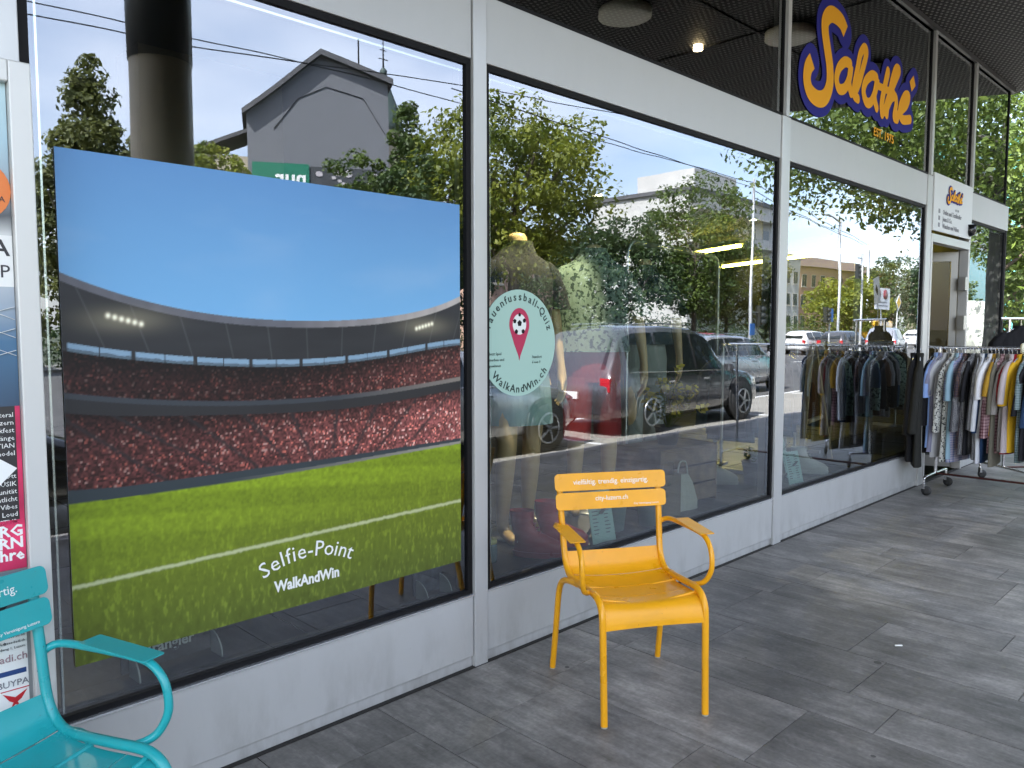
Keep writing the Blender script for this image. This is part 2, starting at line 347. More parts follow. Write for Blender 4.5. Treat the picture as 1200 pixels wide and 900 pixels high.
# slabs: columns run away from the facade, widths repeat .28/.44/.53
xs = [1.832]; w3 = [.278,.437,.532]
k = 0
while xs[-1] < 24: xs.append(xs[-1]+w3[k%3]); k += 1
k = -1
while xs[0] > -9: xs.insert(0, xs[0]-w3[k%3]); k -= 1
sv = []; sf = []; tone = []
rs = random.Random(3)
for i in range(len(xs)-1):
    a, b = xs[i]+.0022, xs[i+1]-.0022
    y = .03; y1 = -rs.uniform(.25,1.1)
    if abs(xs[i]-3.357) < .05: y1 = -.62
    while y > -3.75:
        y1 = max(y1,-3.75)
        o = len(sv); z = rs.uniform(-.0006,.0006)
        sv += [(a,y-.0022,z),(b,y-.0022,z),(b,y1+.0022,z),(a,y1+.0022,z),(a,y-.0022,-.014),(b,y-.0022,-.014),(b,y1+.0022,-.014),(a,y1+.0022,-.014)]
        sf += [(o,o+3,o+2,o+1),(o,o+1,o+5,o+4),(o+1,o+2,o+6,o+5),(o+2,o+3,o+7,o+6),(o+3,o,o+4,o+7)]
        tv = (rs.random(), rs.random(), rs.random()); tone += [tv]*8
        y = y1; y1 = y-rs.choice((.96,.96,1.2,.72))
me = bpy.data.meshes.new('pavement'); me.from_pydata(sv,[],sf)
at = me.attributes.new('tone','FLOAT_VECTOR','POINT'); at.data.foreach_set('vector', np.array(tone,dtype=np.float32).ravel())
pv = link('pavement', me, slab_material()); tag(pv, kind='structure')

tag(MB().box(-9,11.2,-.014,.02,-.001,.0045).build('wall_joint', mat('wall_grime',(.02,.019,.017),.95,noise=(30,.3))), kind='structure')
# ================================================================ SHOP BUILDING
B = thing('shop_building', 'silver and glass shop building with a perforated black soffit over the pavement', 'building', (0,0,0))
MUL = [(.52,.635),(2.383,2.467),(5.285,5.41),(8.30,8.44)]
XE = 11.24
def P_(n, mb, m, **k): return mb.build(n, m, k.pop('parent',B), **k)
# panes: (x0,x1,z0,z1,mat)
def pane(x0, x1, z0, z1, gm, fr=.027, lipped=True, depth=.05):
    f = MB()       # black gasket frame, set back from the cladding
    f.box(x0,x0+fr,.004,depth,z0,z1).box(x1-fr,x1,.004,depth,z0,z1).box(x0+fr,x1-fr,.004,depth,z0,z0+fr).box(x0+fr,x1-fr,.004,depth,z1-fr,z1)
    fo = f.build('window_frame', BLACK, B)
    gl = MB().add([(x0+fr,.016,z0+fr),(x1-fr,.016,z0+fr),(x1-fr,.016,z1-fr),(x0+fr,.016,z1-fr)],[(0,1,2,3)])
    gl.build('glass_pane', gm, fo, fixn=False)
    gi = MB().add([(x0+fr,.046,z0+fr),(x1-fr,.046,z0+fr),(x1-fr,.046,z1-fr),(x0+fr,.046,z1-fr)],[(0,1,2,3)])
    gi.build('inner_pane', GLASS_IN, fo, fixn=False)
    if lipped:
        sb = MB().box(x0+fr,x1-fr,.022,.040,z1-fr-.030,z1-fr-.022).box(x0+fr+.02,x0+fr+.026,.022,.040,z0+fr,z1-fr-.03)
        sb.build('spacer_bar', LIP, fo)
    return fo
ZB, ZT = .343, 2.757
for a, b in ((.635,2.383),(2.467,5.285),(5.41,8.30)):
    pane(a, b, ZB, ZT, GLASS)
    P_('sill_panel', MB().box(a+.003,b-.003,-.004,.03,.055,ZB-.002), SILVER, bevel=.002)
    P_('sill_lip', MB().box(a+.003,b-.003,-.012,.006,ZB-.001,ZB+.006), LIP)
    P_('skirting', MB().box(a+.003,b-.003,.008,.05,.0,.052), SILVER_T)
    P_('transom_band', MB().box(a+.003,b-.003,-.004,.04,ZT+.001,3.05), SILVER, bevel=.002)
pane(9.75, 11.19, ZB, ZT, GLASS)
P_('sill_panel', MB().box(9.75,XE,-.004,.03,.0,ZB-.002), SILVER, bevel=.002)
P_('transom_band', MB().box(8.443,XE+.02,-.004,.04,ZT+.001,3.05), SILVER, bevel=.002)
# left part of facade beyond the first pane
P_('wall_panel', MB().box(-9,.518,-.002,.05,.055,3.05), SILVER)
for a, b in MUL:
    P_('mullion', MB().box(a+.002,b-.002,-.014,.12,.0,3.052), SILVER_T, bevel=.003)
P_('mullion', MB().box(9.70,9.748,-.008,.1,.0,2.756), SILVER_T, bevel=.002)
P_('mullion', MB().box(11.19,XE,-.002,.06,.345,2.756), BLACK)
# upper glazing from 3.05 to the soffit
SZ = 4.46
UP = [(-9,-.5),(-.5,2.41),(2.44,5.33),(5.36,8.35),(8.40,9.68),(9.74,11.15)]
for a, b in UP: pane(a, b, 3.052, SZ-.01, GLASS_UP, fr=.02, lipped=False)
for x, w in ((2.425,.03),(5.345,.05),(8.375,.06),(9.71,.06)):
    P_('upper_mullion', MB().box(x-w/2+.001,x+w/2-.001,-.02,.09,3.053,SZ-.002), SILVER_T if x < 9.9 else BLACK)
P_('top_rail', MB().box(-9,XE,-.03,.0,SZ-.05,SZ-.003), mat('dark_grey_metal',(.10,.10,.10),.4,.5))
# oblique end wall
EX = lambda t: (XE+.45*t, .89*t)
ew = MB()
P0, P1 = EX(.03), EX(9)
ew.add([(P0[0],P0[1],.02),(P1[0],P1[1],.02),(P1[0],P1[1],SZ),(P0[0],P0[1],SZ)],[(0,1,2,3)])
ewo = ew.build('end_glazing', glass_mat('tinted_end_glass', .3, (.9,.95,1), (.22,.25,.24)), B, fixn=False)
Q0 = EX(.3); Q1 = EX(9.19)
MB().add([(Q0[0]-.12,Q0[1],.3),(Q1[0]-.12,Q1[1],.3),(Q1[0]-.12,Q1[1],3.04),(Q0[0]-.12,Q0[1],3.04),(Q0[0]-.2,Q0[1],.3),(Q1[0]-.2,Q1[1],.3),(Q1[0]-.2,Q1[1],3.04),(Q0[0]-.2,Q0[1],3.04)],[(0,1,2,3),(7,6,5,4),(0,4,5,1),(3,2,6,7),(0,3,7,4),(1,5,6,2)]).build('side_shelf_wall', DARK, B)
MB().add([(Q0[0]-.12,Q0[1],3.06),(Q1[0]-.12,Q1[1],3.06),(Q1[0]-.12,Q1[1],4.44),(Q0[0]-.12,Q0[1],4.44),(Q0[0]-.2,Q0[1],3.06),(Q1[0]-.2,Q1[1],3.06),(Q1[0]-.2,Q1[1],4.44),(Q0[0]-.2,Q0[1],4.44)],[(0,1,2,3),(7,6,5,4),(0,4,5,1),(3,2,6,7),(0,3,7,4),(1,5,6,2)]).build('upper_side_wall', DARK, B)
for t in (3,6,9): p = EX(t); MB().box(p[0]-.04,p[0]+.04,p[1]-.04,p[1]+.04,0,SZ).build('mullion', SILVER_T, B)

# soffit: perforated black metal ceiling
def mesh_metal():
    m = bpy.data.materials.new('perforated_black_metal'); m.use_nodes = True; t = m.node_tree; b = t.nodes['Principled BSDF']; Lk = t.links.new
    tcn = t.nodes.new('ShaderNodeTexCoord'); mp_ = t.nodes.new('ShaderNodeMapping'); mp_.inputs['Scale'].default_value = (15,22,1); mp_.inputs['Rotation'].default_value = (0,0,.5)
    Lk(tcn.outputs['Object'], mp_.inputs[0]); sp = t.nodes.new('ShaderNodeSeparateXYZ'); Lk(mp_.outputs[0], sp.inputs[0])
    fl = t.nodes.new('ShaderNodeMath'); fl.operation = 'FLOOR'; Lk(sp.outputs[1], fl.inputs[0])
    off = t.nodes.new('ShaderNodeMath'); off.operation = 'MULTIPLY_ADD'; off.inputs[1].default_value = .5; Lk(fl.outputs[0], off.inputs[0]); Lk(sp.outputs[0], off.inputs[2])
    fx = t.nodes.new('ShaderNodeMath'); fx.operation = 'FRACT'; Lk(off.outputs[0], fx.inputs[0])
    fy = t.nodes.new('ShaderNodeMath'); fy.operation = 'FRACT'; Lk(sp.outputs[1], fy.inputs[0])
    cb = t.nodes.new('ShaderNodeCombineXYZ'); Lk(fx.outputs[0], cb.inputs[0]); Lk(fy.outputs[0], cb.inputs[1])
    ds = t.nodes.new('ShaderNodeVectorMath'); ds.operation = 'DISTANCE'; ds.inputs[1].default_value = (.5,.5,0); Lk(cb.outputs[0], ds.inputs[0])
    lt = t.nodes.new('ShaderNodeMath'); lt.operation = 'LESS_THAN'; lt.inputs[1].default_value = .25; Lk(ds.outputs['Value'], lt.inputs[0])
    mxr = t.nodes.new('ShaderNodeMixRGB'); mxr.inputs[1].default_value = (.003,.003,.003,1); mxr.inputs[2].default_value = (.20,.195,.185,1)
    Lk(lt.outputs[0], mxr.inputs[0]); Lk(mxr.outputs[0], b.inputs['Base Color']); b.inputs['Roughness'].default_value = .6; b.inputs['Specular IOR Level'].default_value = .2
    bu = t.nodes.new('ShaderNodeBump'); bu.inputs['Strength'].default_value = .6; bu.inputs['Distance'].default_value = .01; Lk(ds.outputs['Value'], bu.inputs['Height']); Lk(bu.outputs[0], b.inputs['Normal'])
    return m
MESHM = mesh_metal()
def prism_z(mb, poly, z0, z1):
    n = len(poly); mb.add([(x,y,z0) for x,y in poly]+[(x,y,z1) for x,y in poly],
        [tuple(range(n-1,-1,-1)), tuple(range(n,2*n))]+[(i,(i+1)%n,(i+1)%n+n,i+n) for i in range(n)]); return mb
canopy = [(-12,-3.3),(9.5,-3.3),(10.15,-2.9),(10.45,-2.2),(11.7,.35),(15.85,8.5),(-12,8.5)]
sof = MB()
prism_z(sof, [(-12,-3.2),(9.45,-3.2),(10.05,-2.8),(10.38,-2.1),(11.55,.2),(15.7,8.4),(-12,8.4)], SZ, SZ+.03)
sof.build('soffit', MESHM, B)
fas = MB(); prism_z(fas, canopy, SZ+.032, 5.3); fas.build('roof_slab', mat('dark_fascia',(.035,.037,.04),.5,.3), B)
sj = MB()
for x in (1.5,4.4,7.3): sj.box(x,x+.02,-3.15,-.03,SZ-.012,SZ-.002)
sj.box(-12,10.6,-1.25,-1.235,SZ-.014,SZ-.003)
sj.build('soffit_joint', BLACK, B)
DISC = mat('pale_lamp_disc',(.75,.72,.6),.4)
for x, y in ((5.9,-1.8),(7.47,-.99),(9.2,-.88),(3.4,-1.2)):
    MB().lathe([(.0,-.10),(.20,-.10),(.24,-.085),(.24,-.02),(.0,-.02)],(x,y,SZ),n=32).build('soffit_lamp', DISC, B)
WARM = mat('lit_spot',(1,.8,.5),.5,emis=((1,.75,.4),6))
MB().lathe([(0,-.05),(.05,-.05),(.05,-.004),(0,-.004)],(7.2,-1.85,SZ),n=16).build('spot_lamp', WARM, B)
# interior shell
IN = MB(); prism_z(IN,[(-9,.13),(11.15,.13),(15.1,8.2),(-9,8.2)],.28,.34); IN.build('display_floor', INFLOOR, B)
fj = MB()
for k in range(0,13): fj.box(-.2+k*.9,-.19+k*.9,.14,8,.3405,.3425)
for k in range(1,8): fj.box(-.3,12,k*.9,k*.9+.01,.3405,.3425)
fj.build('floor_joints', BLACK, B)
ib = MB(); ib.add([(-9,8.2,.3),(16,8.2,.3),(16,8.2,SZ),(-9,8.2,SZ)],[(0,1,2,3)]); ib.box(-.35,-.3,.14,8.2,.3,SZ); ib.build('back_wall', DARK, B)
ic = MB(); prism_z(ic,[(-9,.12),(11.2,.12),(15.15,8.2),(-9,8.2)],3.02,3.05); ic.build('shop_ceiling', mat('interior_ceiling',(.04,.04,.04),.8), B)
grille = MB().box(.64,8.3,.06,.128,.335,.347); grille.build('floor_grille', mat('floor_grille_metal',(.10,.11,.12),.4,.7,bump=(300,.6)), B)
STRIP = mat('fluorescent_tube', (1,.9,.4), .5, emis=((1,.80,.12),7))
def dir_line(x, y, n, step, ln, z=2.80):
    dx, dy = .45, .89
    for i in range(n):
        x0 = x+dx*step*i; y0 = y+dy*step*i
        lo = thing('strip_light', LAB.pop(0), 'light', (x0,y0,z), math.atan2(dy,dx), 'tube lights under the shop ceiling')
        MB().box(0,ln,-.05,.05,.03,.09).build('lamp_housing', mat('white_metal',(.7,.7,.7),.5), lo)
        MB().tube([(0.02,0,0),(ln-.02,0,0)],.022,n=8).build('lamp_tube', STRIP, lo)
LAB = ['yellow tube light nearest the door seen through the third window', 'second yellow tube light from the door seen through the third window',
       'lower of the two yellow tube lights at the right end of the second window', 'upper of the two yellow tube lights at the right end of the second window',
       'second lit tube light behind the door opening, further in', 'lone yellow tube light in the corner window right of the door']
dir_line(11.1,1.15,3,1.45,1.38,2.68)
dir_line(10.9,3.4,1,1.45,1.3,2.80)
# beige inner partition and column behind the first window
INB = MB().box(1.55,2.35,1.6,1.9,.34,3.02); INB.build('inner_partition', mat('beige_board',(.14,.12,.09),.6,noise=(3,.1)), B)

# canopy column (seen mirrored in the first window)
cl = thing('canopy_column', 'beige round column with a dark collar carrying the canopy edge', 'column', (2.22,-3.0,0))
MB().lathe([(.205,0),(.205,3.40)],n=40).build('shaft', mat('beige_concrete',(.62,.52,.36),.7,noise=(2,.08),bump=(9,.2)), cl)
MB().lathe([(.212,3.40),(.212,SZ-.002)],n=40).build('collar', mat('dark_collar',(.03,.032,.03),.4), cl)

# door
dr = thing('shop_door', 'open aluminium glass shop door under the white sign panel', 'door', (8.44,0,0))
MB().box(0,.04,-.02,.07,0,2.5).box(1.215,1.258,-.02,.07,0,2.5).box(.04,1.215,-.02,.07,2.42,2.5).build('door_frame', SILVER_T, dr, bevel=.003)
leaf = MB(); a_ = R(62)
Md = Matrix.Translation((1.2,.08,0)) @ Matrix.Rotation(math.pi-a_,4,'Z')
leaf.box(0,.07,-.02,.02,.02,2.4,Md).box(.98,1.05,-.02,.02,.02,2.4,Md).box(.07,.98,-.02,.02,.02,.14,Md).box(.07,.98,-.02,.02,2.3,2.4,Md)
lf = leaf.build('door_leaf', mat('door_metal',(.24,.235,.22),.4,.4), dr)
MB().add([tuple(Md @ Vector(p)) for p in ((.07,0,.14),(.98,0,.14),(.98,0,2.3),(.07,0,2.3))],[(0,1,2,3)]).build('door_glass', GLASS_IN, lf)
MB().tube([tuple(Md @ Vector(p)) for p in ((.93,-.07,.9),(.93,-.07,1.3))],.014).build('handle', STEEL, lf)
MB().box(1.10,1.19,-.03,.04,1.98,2.12).box(1.10,1.19,-.03,.04,1.55,1.70).build('hinge', STEEL, dr)

# sign panel over the door
sp = thing('door_sign', 'white sign panel above the shop door with small orange logo and three text lines', 'sign', (8.445,-.006,2.53))
MB().box(0,1.25,-.02,-.002,0,.56).build('panel', mat('white_sign',(.66,.67,.66),.4), sp, bevel=.003)

# logo strokes in facade coordinates
LOGO = {
'S':([(6.329,3.886),(6.239,3.942),(6.074,3.95),(5.972,3.886),(5.96,3.803),(6.007,3.684),(6.058,3.563),(6.067,3.432),(5.993,3.321),(5.867,3.281),(5.737,3.305),(5.68,3.378),(5.694,3.467),(5.756,3.53)],.062),
'a':([(6.431,3.664),(6.335,3.657),(6.227,3.587),(6.186,3.495),(6.239,3.431),(6.35,3.461),(6.431,3.563),(6.451,3.653),(6.422,3.523),(6.467,3.447)],.042),
'l':([(6.467,3.447),(6.582,3.51),(6.689,3.691),(6.749,3.824),(6.705,3.853),(6.628,3.787),(6.581,3.667),(6.528,3.53),(6.527,3.444),(6.6,3.427)],.04),
'b':([(6.975,3.674),(6.88,3.673),(6.759,3.603),(6.712,3.513),(6.773,3.437),(6.877,3.458),(6.967,3.574),(6.998,3.671),(6.945,3.52),(6.997,3.432)],.042),
't':([(7.227,3.779),(7.151,3.612),(7.108,3.487),(7.124,3.406)],.045),
'c':([(7.016,3.617),(7.382,3.626)],.032),
'h':([(7.167,3.431),(7.268,3.586),(7.409,3.751),(7.482,3.844),(7.409,3.845),(7.337,3.752),(7.256,3.566),(7.224,3.416)],.04),
'i':([(7.232,3.477),(7.317,3.57),(7.408,3.605),(7.438,3.551),(7.401,3.432),(7.47,3.42)],.04),
'e':([(7.45,3.43),(7.563,3.514),(7.691,3.592),(7.734,3.671),(7.648,3.662),(7.557,3.574),(7.531,3.491),(7.605,3.443),(7.785,3.476)],.042),
'x':([(7.872,3.842),(7.775,3.768)],.05)}
def catmull(P, k=8):
    P = [Vector((p[0],0,p[1])) for p in P]; Q = []
    for i in range(len(P)-1):
        p0 = P[max(i-1,0)]; p1 = P[i]; p2 = P[i+1]; p3 = P[min(i+2,len(P)-1)]
        for j in range(k):
            u = j/k; Q.append(.5*((2*p1)+(p2-p0)*u+(2*p0-5*p1+4*p2-p3)*u*u+(3*p1-p0-3*p2+p3)*u**3))
    return Q+[P[-1]]
def ribbon(mb, pts, w, y, grow=0, ends=True, th=.002, zoff=0):
    Q = catmull(pts); n = len(Q); vs = []; fs = []
    for i, p in enumerate(Q):
        t = (Q[min(i+1,n-1)]-Q[max(i-1,0)]).normalized(); nr = Vector((-t.z,0,t.x)); h = w+grow
        vs += [(p.x+nr.x*h, y-i*1.2e-5, p.z+nr.z*h), (p.x-nr.x*h, y-i*1.2e-5, p.z-nr.z*h)]
    for i in range(n-1): fs.append((2*i,2*i+1,2*i+3,2*i+2))
    mb.add(vs, fs)
    if ends:
        for p, t in ((Q[0], -1), (Q[-1], 1)):
            h = w+grow; m = 14
            mb.add([(p.x+h*math.cos(2*math.pi*k/m), y-(.0 if t < 0 else n*1.2e-5)-t*.0001, p.z+h*math.sin(2*math.pi*k/m)) for k in range(m)],[tuple(range(m))])
def build_logo(parent, M=None, y=0, s=1, ox=0, oz=0, mo=None, mn=None, wfac=1):
    a = MB(); b = MB()
    for j, (k_, (pts, w)) in enumerate(LOGO.items()):
        pts = [(ox+(x-6.75)*s, oz+(z-3.6)*s) for x, z in pts]
        ribbon(a, pts, w*s*wfac, y-.0065-.0004*j, 0, ends=(k_ not in 'Sx'))
        ribbon(b, pts, w*s*wfac, y-.0008-.0004*j, .068*s)
    o2 = b.build('logo_outline', mn, parent, fixn=False); o1 = a.build('logo_lettering', mo, parent, fixn=False)
ORANGE = mat('orange_vinyl',(.80,.36,.02),.7,spec=.2); NAVY = mat('navy_vinyl',(.02,.02,.20),.7,spec=.2)
lg = thing('shop_logo', 'orange script logo outlined in navy on the dark upper window', 'sign', (6.75,.012,3.6))
build_logo(lg, mo=ORANGE, mn=NAVY, ox=0, oz=0)
text('year_lettering','EST. 1975',.10,ORANGE,lg,(.21,-.004,-.40),bold=.002,sx=1.15)
build_logo(sp, y=-.022, s=.22, ox=.62, oz=.38, mo=ORANGE, mn=NAVY, wfac=1.1)
text('year_lettering','EST. 1975',.03,mat('grey_print',(.2,.2,.22),.5),sp,(.66,-.022,.245))
GP = MATS['grey_print']
for i, s_ in enumerate(('Outlet und Textilatelier','Jeans & Co.','Waschen und Nähen')):
    text('lettering',s_,.066,GP,sp,(.27,-.022,.178-.068*i),sx=.95,bold=.0006)
    MB().box(.14,.19,-.0215,-.0203,.180-.068*i,.222-.068*i).build('icon', GP, sp)
dc = thing('security_camera', 'small black dome camera on the lower corner of the door sign', 'camera', (9.63,-.03,2.62))
MB().lathe([(.06,.05),(.062,.0),(.05,-.045),(.02,-.06),(0,-.062)],n=20).build('dome', mat('dome_black',(.01,.01,.012),.15), dc)
MB().lathe([(.066,.05),(.066,.062),(.0,.062)],n=20).build('mount', BLACK, dc)

# ================================================================ STADIUM POSTER
def poster():
    N = 920
    u, v = np.meshgrid(np.linspace(0,1,N), np.linspace(0,1,N)); rng = np.random.default_rng(5)
    def vn(sx, sy, seed, oct=4):
        r = np.random.default_rng(seed); out = np.zeros_like(u); amp = 1; tot = 0
        for o in range(oct):
            gx, gy = int(sx*2**o)+2, int(sy*2**o)+2; G = r.random((gy,gx)); X = u*(gx-1.001); Y = v*(gy-1.001)
            i = X.astype(int); j = Y.astype(int); fx = X-i; fy = Y-j; fx = fx*fx*(3-2*fx); fy = fy*fy*(3-2*fy)
            out += amp*((G[j,i]*(1-fx)+G[j,i+1]*fx)*(1-fy)+(G[j+1,i]*(1-fx)+G[j+1,i+1]*fx)*fy); tot += amp; amp *= .5
        return out/tot
    def curve(pts): p = np.array(pts); return np.interp(u, p[:,0], p[:,1])
    def sm(pts):
        p = np.array(pts); c = np.polyfit(p[:,0], p[:,1], min(5,len(p)-1)); return np.polyval(c, u)
    roof = sm([(0,.767),(.083,.739),(.163,.714),(.271,.693),(.393,.683),(.5,.680),(.615,.679),(.741,.688),(.88,.712),(1,.749)])
    wt = sm([(0,.636),(.079,.622),(.168,.61),(.247,.6),(.341,.593),(.432,.591),(.601,.590),(.772,.606),(1,.63)])
    wb = wt-.0165
    led = sm([(0,.539),(.115,.522),(.2,.511),(.388,.499),(.611,.497),(.82,.509),(1,.525)])
    c2 = sm([(0,.500),(.198,.479),(.388,.468),(.611,.463),(.82,.475),(1,.489)])
    bar = curve([(0,.350),(.109,.343),(.4,.344),(.6,.345),(1,.352)]); gr = curve([(0,.323),(.2,.32),(.4,.321),(.6,.325),(1,.337)])
    C_ = np.zeros((N,N,3))
    t = np.clip((v-.66)/.34,0,1)[...,None]
    s = np.array([.20,.47,.76])*(1-t)+np.array([.13,.31,.60])*t
    cl_ = np.clip((vn(3,9,1,5)-.56)*2.0,0,1)*.35*np.exp(-((v-.86-.12*(u-.3))**2)/.006); cl_ += np.clip((vn(4,9,2,5)-.5)*2,0,1)*.22*np.exp(-((v-.79-.2*(u-.8))**2)/.004)
    s = s*(1-cl_[...,None])+np.array([.48,.62,.78])*cl_[...,None]
    C_[:] = s
    below = v < roof; ed = below & (v > roof-.016)
    shade = .75+.5*vn(7,26,3,3)
    rc = np.array([.028,.029,.032])*shade[...,None]
    # radial roof joints
    joints = np.zeros_like(u)
    for k in range(-4,14):
        x0 = k/10+.02; xx = x0+(roof-v)*(x0-.55)*-.9; joints += np.exp(-((u-xx)/.0016)**2)
    rc = rc+joints[...,None]*.035
    C_ = np.where(below[...,None], rc, C_)
    C_ = np.where(ed[...,None], (np.array([.13,.13,.15])+np.clip(u-.45,0,1)[...,None]*np.array([.7,.6,.5]))*(.85+.3*vn(50,5,4,2))[...,None], C_)
    # window strip
    win = (v < wt) & (v > wb); mull = (np.mod(u*8.0,1) < .07) | ((np.mod(u*8.0,1) > .52) & (np.mod(u*8.0,1) < .535))
    sil = v > wb+.0165*(.25+.25*vn(80,3,6,2))
    C_ = np.where((win & ~mull)[...,None], np.where(sil[...,None], np.array([.25,.38,.5]), np.array([.11,.16,.2])), C_)
    # crowds
    cell = 1/210
    r2 = np.random.default_rng(9).random((260,260)); cr_ = r2[(v*215).astype(int), (u*215+ (v*215).astype(int)%2*.5).astype(int)]
    rhue = np.random.default_rng(10).random((260,260))[(v*215).astype(int), (u*215).astype(int)]
    def crowd(mask, light):
        base = np.array([.075,.022,.020])*(.3+1.5*cr_[...,None]**1.5)
        bright = (cr_ > .90)[...,None]*np.where((rhue > .6)[...,None], np.array([.30,.24,.20]), np.array([.28,.07,.04]))
        c = (base+bright*.5)*light[...,None]
        return np.where(mask[...,None], c, C_)
    up = (v < wb) & (v > led); C_ = crowd(up, (.32+1.9*np.clip(u-.40,0,1)**1.2)*(.25+1.0*np.clip((wb-v)/.045,0,1)**1.5)*(.7+.6*vn(6,10,12,3)))
    l2 = (v < led) & (v > led-.011); C_ = np.where(l2[...,None], np.array([.045,.052,.062])+np.clip(u-.6,0,1)[...,None]*np.array([.5,.4,.3]), C_)
    gap = (v <= led-.011) & (v > c2); C_ = np.where(gap[...,None], np.array([.022,.022,.024])+.01*vn(9,9,8,2)[...,None], C_)
    lo = (v <= c2) & (v > bar); C_ = crowd(lo, (.9+3.4*np.clip(u-.22,0,1))*(.25+1.0*np.clip((c2-v)/.05,0,1))*(.7+.6*vn(6,10,14,3)))
    for (a0,b0),(a1,b1) in (((.0,.487),(.177,.352)),((.10,.480),(.30,.352)),((.232,.474),(.385,.352)),((.36,.468),(.465,.352)),((.475,.466),(.53,.352)),((.60,.466),(.585,.352)),((.72,.470),(.645,.352)),((.85,.478),(.72,.354)),((.97,.488),(.82,.357))):
        xx = a1+(a0-a1)*(v-b1)/(b0-b1); d = np.exp(-((u-xx)/.007)**2)*lo; C_ = C_*(1-.75*d[...,None])+np.array([.02,.02,.022])*.75*d[...,None]
    for (a0,a1) in ((.08,.16),(.25,.31),(.45,.47),(.62,.60),(.80,.74)):
        xx = a1+(a0-a1)*(v-led)/(.08); d = np.exp(-((u-xx)/.006)**2)*up; C_ *= (1-.5*d[...,None])
    bm_ = (v <= bar) & (v > gr); C_ = np.where(bm_[...,None], np.array([.035,.048,.055]), C_)
    wl = np.where(bm_ & (v < gr+.007), np.clip((u-.30)/.6,0,1), 0)[...,None]; C_ = C_*(1-wl)+np.array([.3,.28,.24])*wl
    # grass
    gm = v <= gr; d = np.clip((gr-v)/.33,0,1)
    g1 = np.array([.22,.31,.012]); g2 = np.array([.145,.19,.016]); g3 = np.array([.095,.125,.02])
    gc = np.where((d < .5)[...,None], g1+(g2-g1)*(d/.5)[...,None], g2+(g3-g2)*((d-.5)/.5)[...,None])
    stripe = .5+.5*np.tanh(4*np.sin((v*1.0+.10*u)*75)); gc = gc*(1+.22*(stripe-.5)*np.clip(1.3-2*d,0,1))[...,None]
    fine = vn(150,150,20,2); coarse = vn(110,42,21,4)
    gc = gc*(.70+.6*(fine*(1-d)+coarse*d))[...,None]
    blades = np.clip((vn(170,60,22,3)-.58)*5,0,1)*d; gc = gc*(1+.9*blades[...,None])
    C_ = np.where(gm[...,None], gc, C_)
    ln = .158+.016*u; dl = np.abs(v-ln+.004*(fine-.5)); wl = np.exp(-(dl/(.0042+.002*u*0))**4)*gm
    C_ = C_*(1-.9*wl[...,None])+np.array([.55,.58,.32])*.9*wl[...,None]
    # printed floodlights
    for (cx,cz,n_,dx,dz) in ((.115,.678,6,.0125,-.0033),(.873,.666,6,.0105,.0026)):
        d0 = ((u-cx)/.075)**2+((v-cz)/.022)**2; C_ += np.exp(-d0)[...,None]*np.array([.16,.14,.09])
        for k_ in range(n_):
            x = cx+(k_-2.5)*dx; z = cz+(k_-2.5)*dz; C_ += np.exp(-(((u-x)/.0042)**2+((v-z)/.0048)**2))[...,None]*np.array([1.2,1.1,.8])
    C_ = np.clip(C_*.95,0,.95)
    C_ = C_.reshape(N//2,2,N//2,2,3).mean((1,3)); N = N//2
    u, v = np.meshgrid(np.linspace(0,1,N), np.linspace(0,1,N))
    x = (u*1.6-.8).ravel(); z = (v*1.6).ravel()
    me = bpy.data.meshes.new('poster_sheet')
    idx = np.arange(N*N).reshape(N,N)
    q = np.stack([idx[:-1,:-1],idx[:-1,1:],idx[1:,1:],idx[1:,:-1]],-1).reshape(-1,4)
    me.vertices.add(N*N); me.vertices.foreach_set('co', np.stack([x, np.zeros_like(x), z],-1).astype(np.float32).ravel())
    me.loops.add(q.size); me.loops.foreach_set('vertex_index', q.ravel().astype(np.int32))
    me.polygons.add(len(q)); me.polygons.foreach_set('loop_start', (np.arange(len(q))*4).astype(np.int32)); me.update(calc_edges=True)
    ca = me.color_attributes.new('print','FLOAT_COLOR','POINT'); ca.data.foreach_set('color', np.concatenate([C_.reshape(-1,3), np.ones((N*N,1))],1).astype(np.float32).ravel())
    m = bpy.data.materials.new('stadium_print'); m.use_nodes = True; t = m.node_tree; b = t.nodes['Principled BSDF']
    a = t.nodes.new('ShaderNodeAttribute'); a.attribute_name = 'print'; t.links.new(a.outputs['Color'], b.inputs['Base Color']); b.inputs['Roughness'].default_value = .5; b.inputs['Specular IOR Level'].default_value = .35
    return me, m
po = thing('stadium_poster', 'large square poster of a football stadium stuck on the first shop window', 'poster', (1.518,.008,.517))
pme, pmat = poster()
link('printed_sheet', pme, pmat, po)
MB().box(-.8,.8,.0008,.0038,0,1.6).build('backing', mat('poster_edge',(.5,.52,.55),.6), po)
arc_text('headline_lettering','Selfie-Point',.085,WHITE_PR,po,.02,-.0015,-.22,.40,115,63.5)
text('lettering','WalkAndWin',.058,WHITE_PR,po,(.018,-.0015,.075),align='CENTER',bold=.0018,sx=.86)

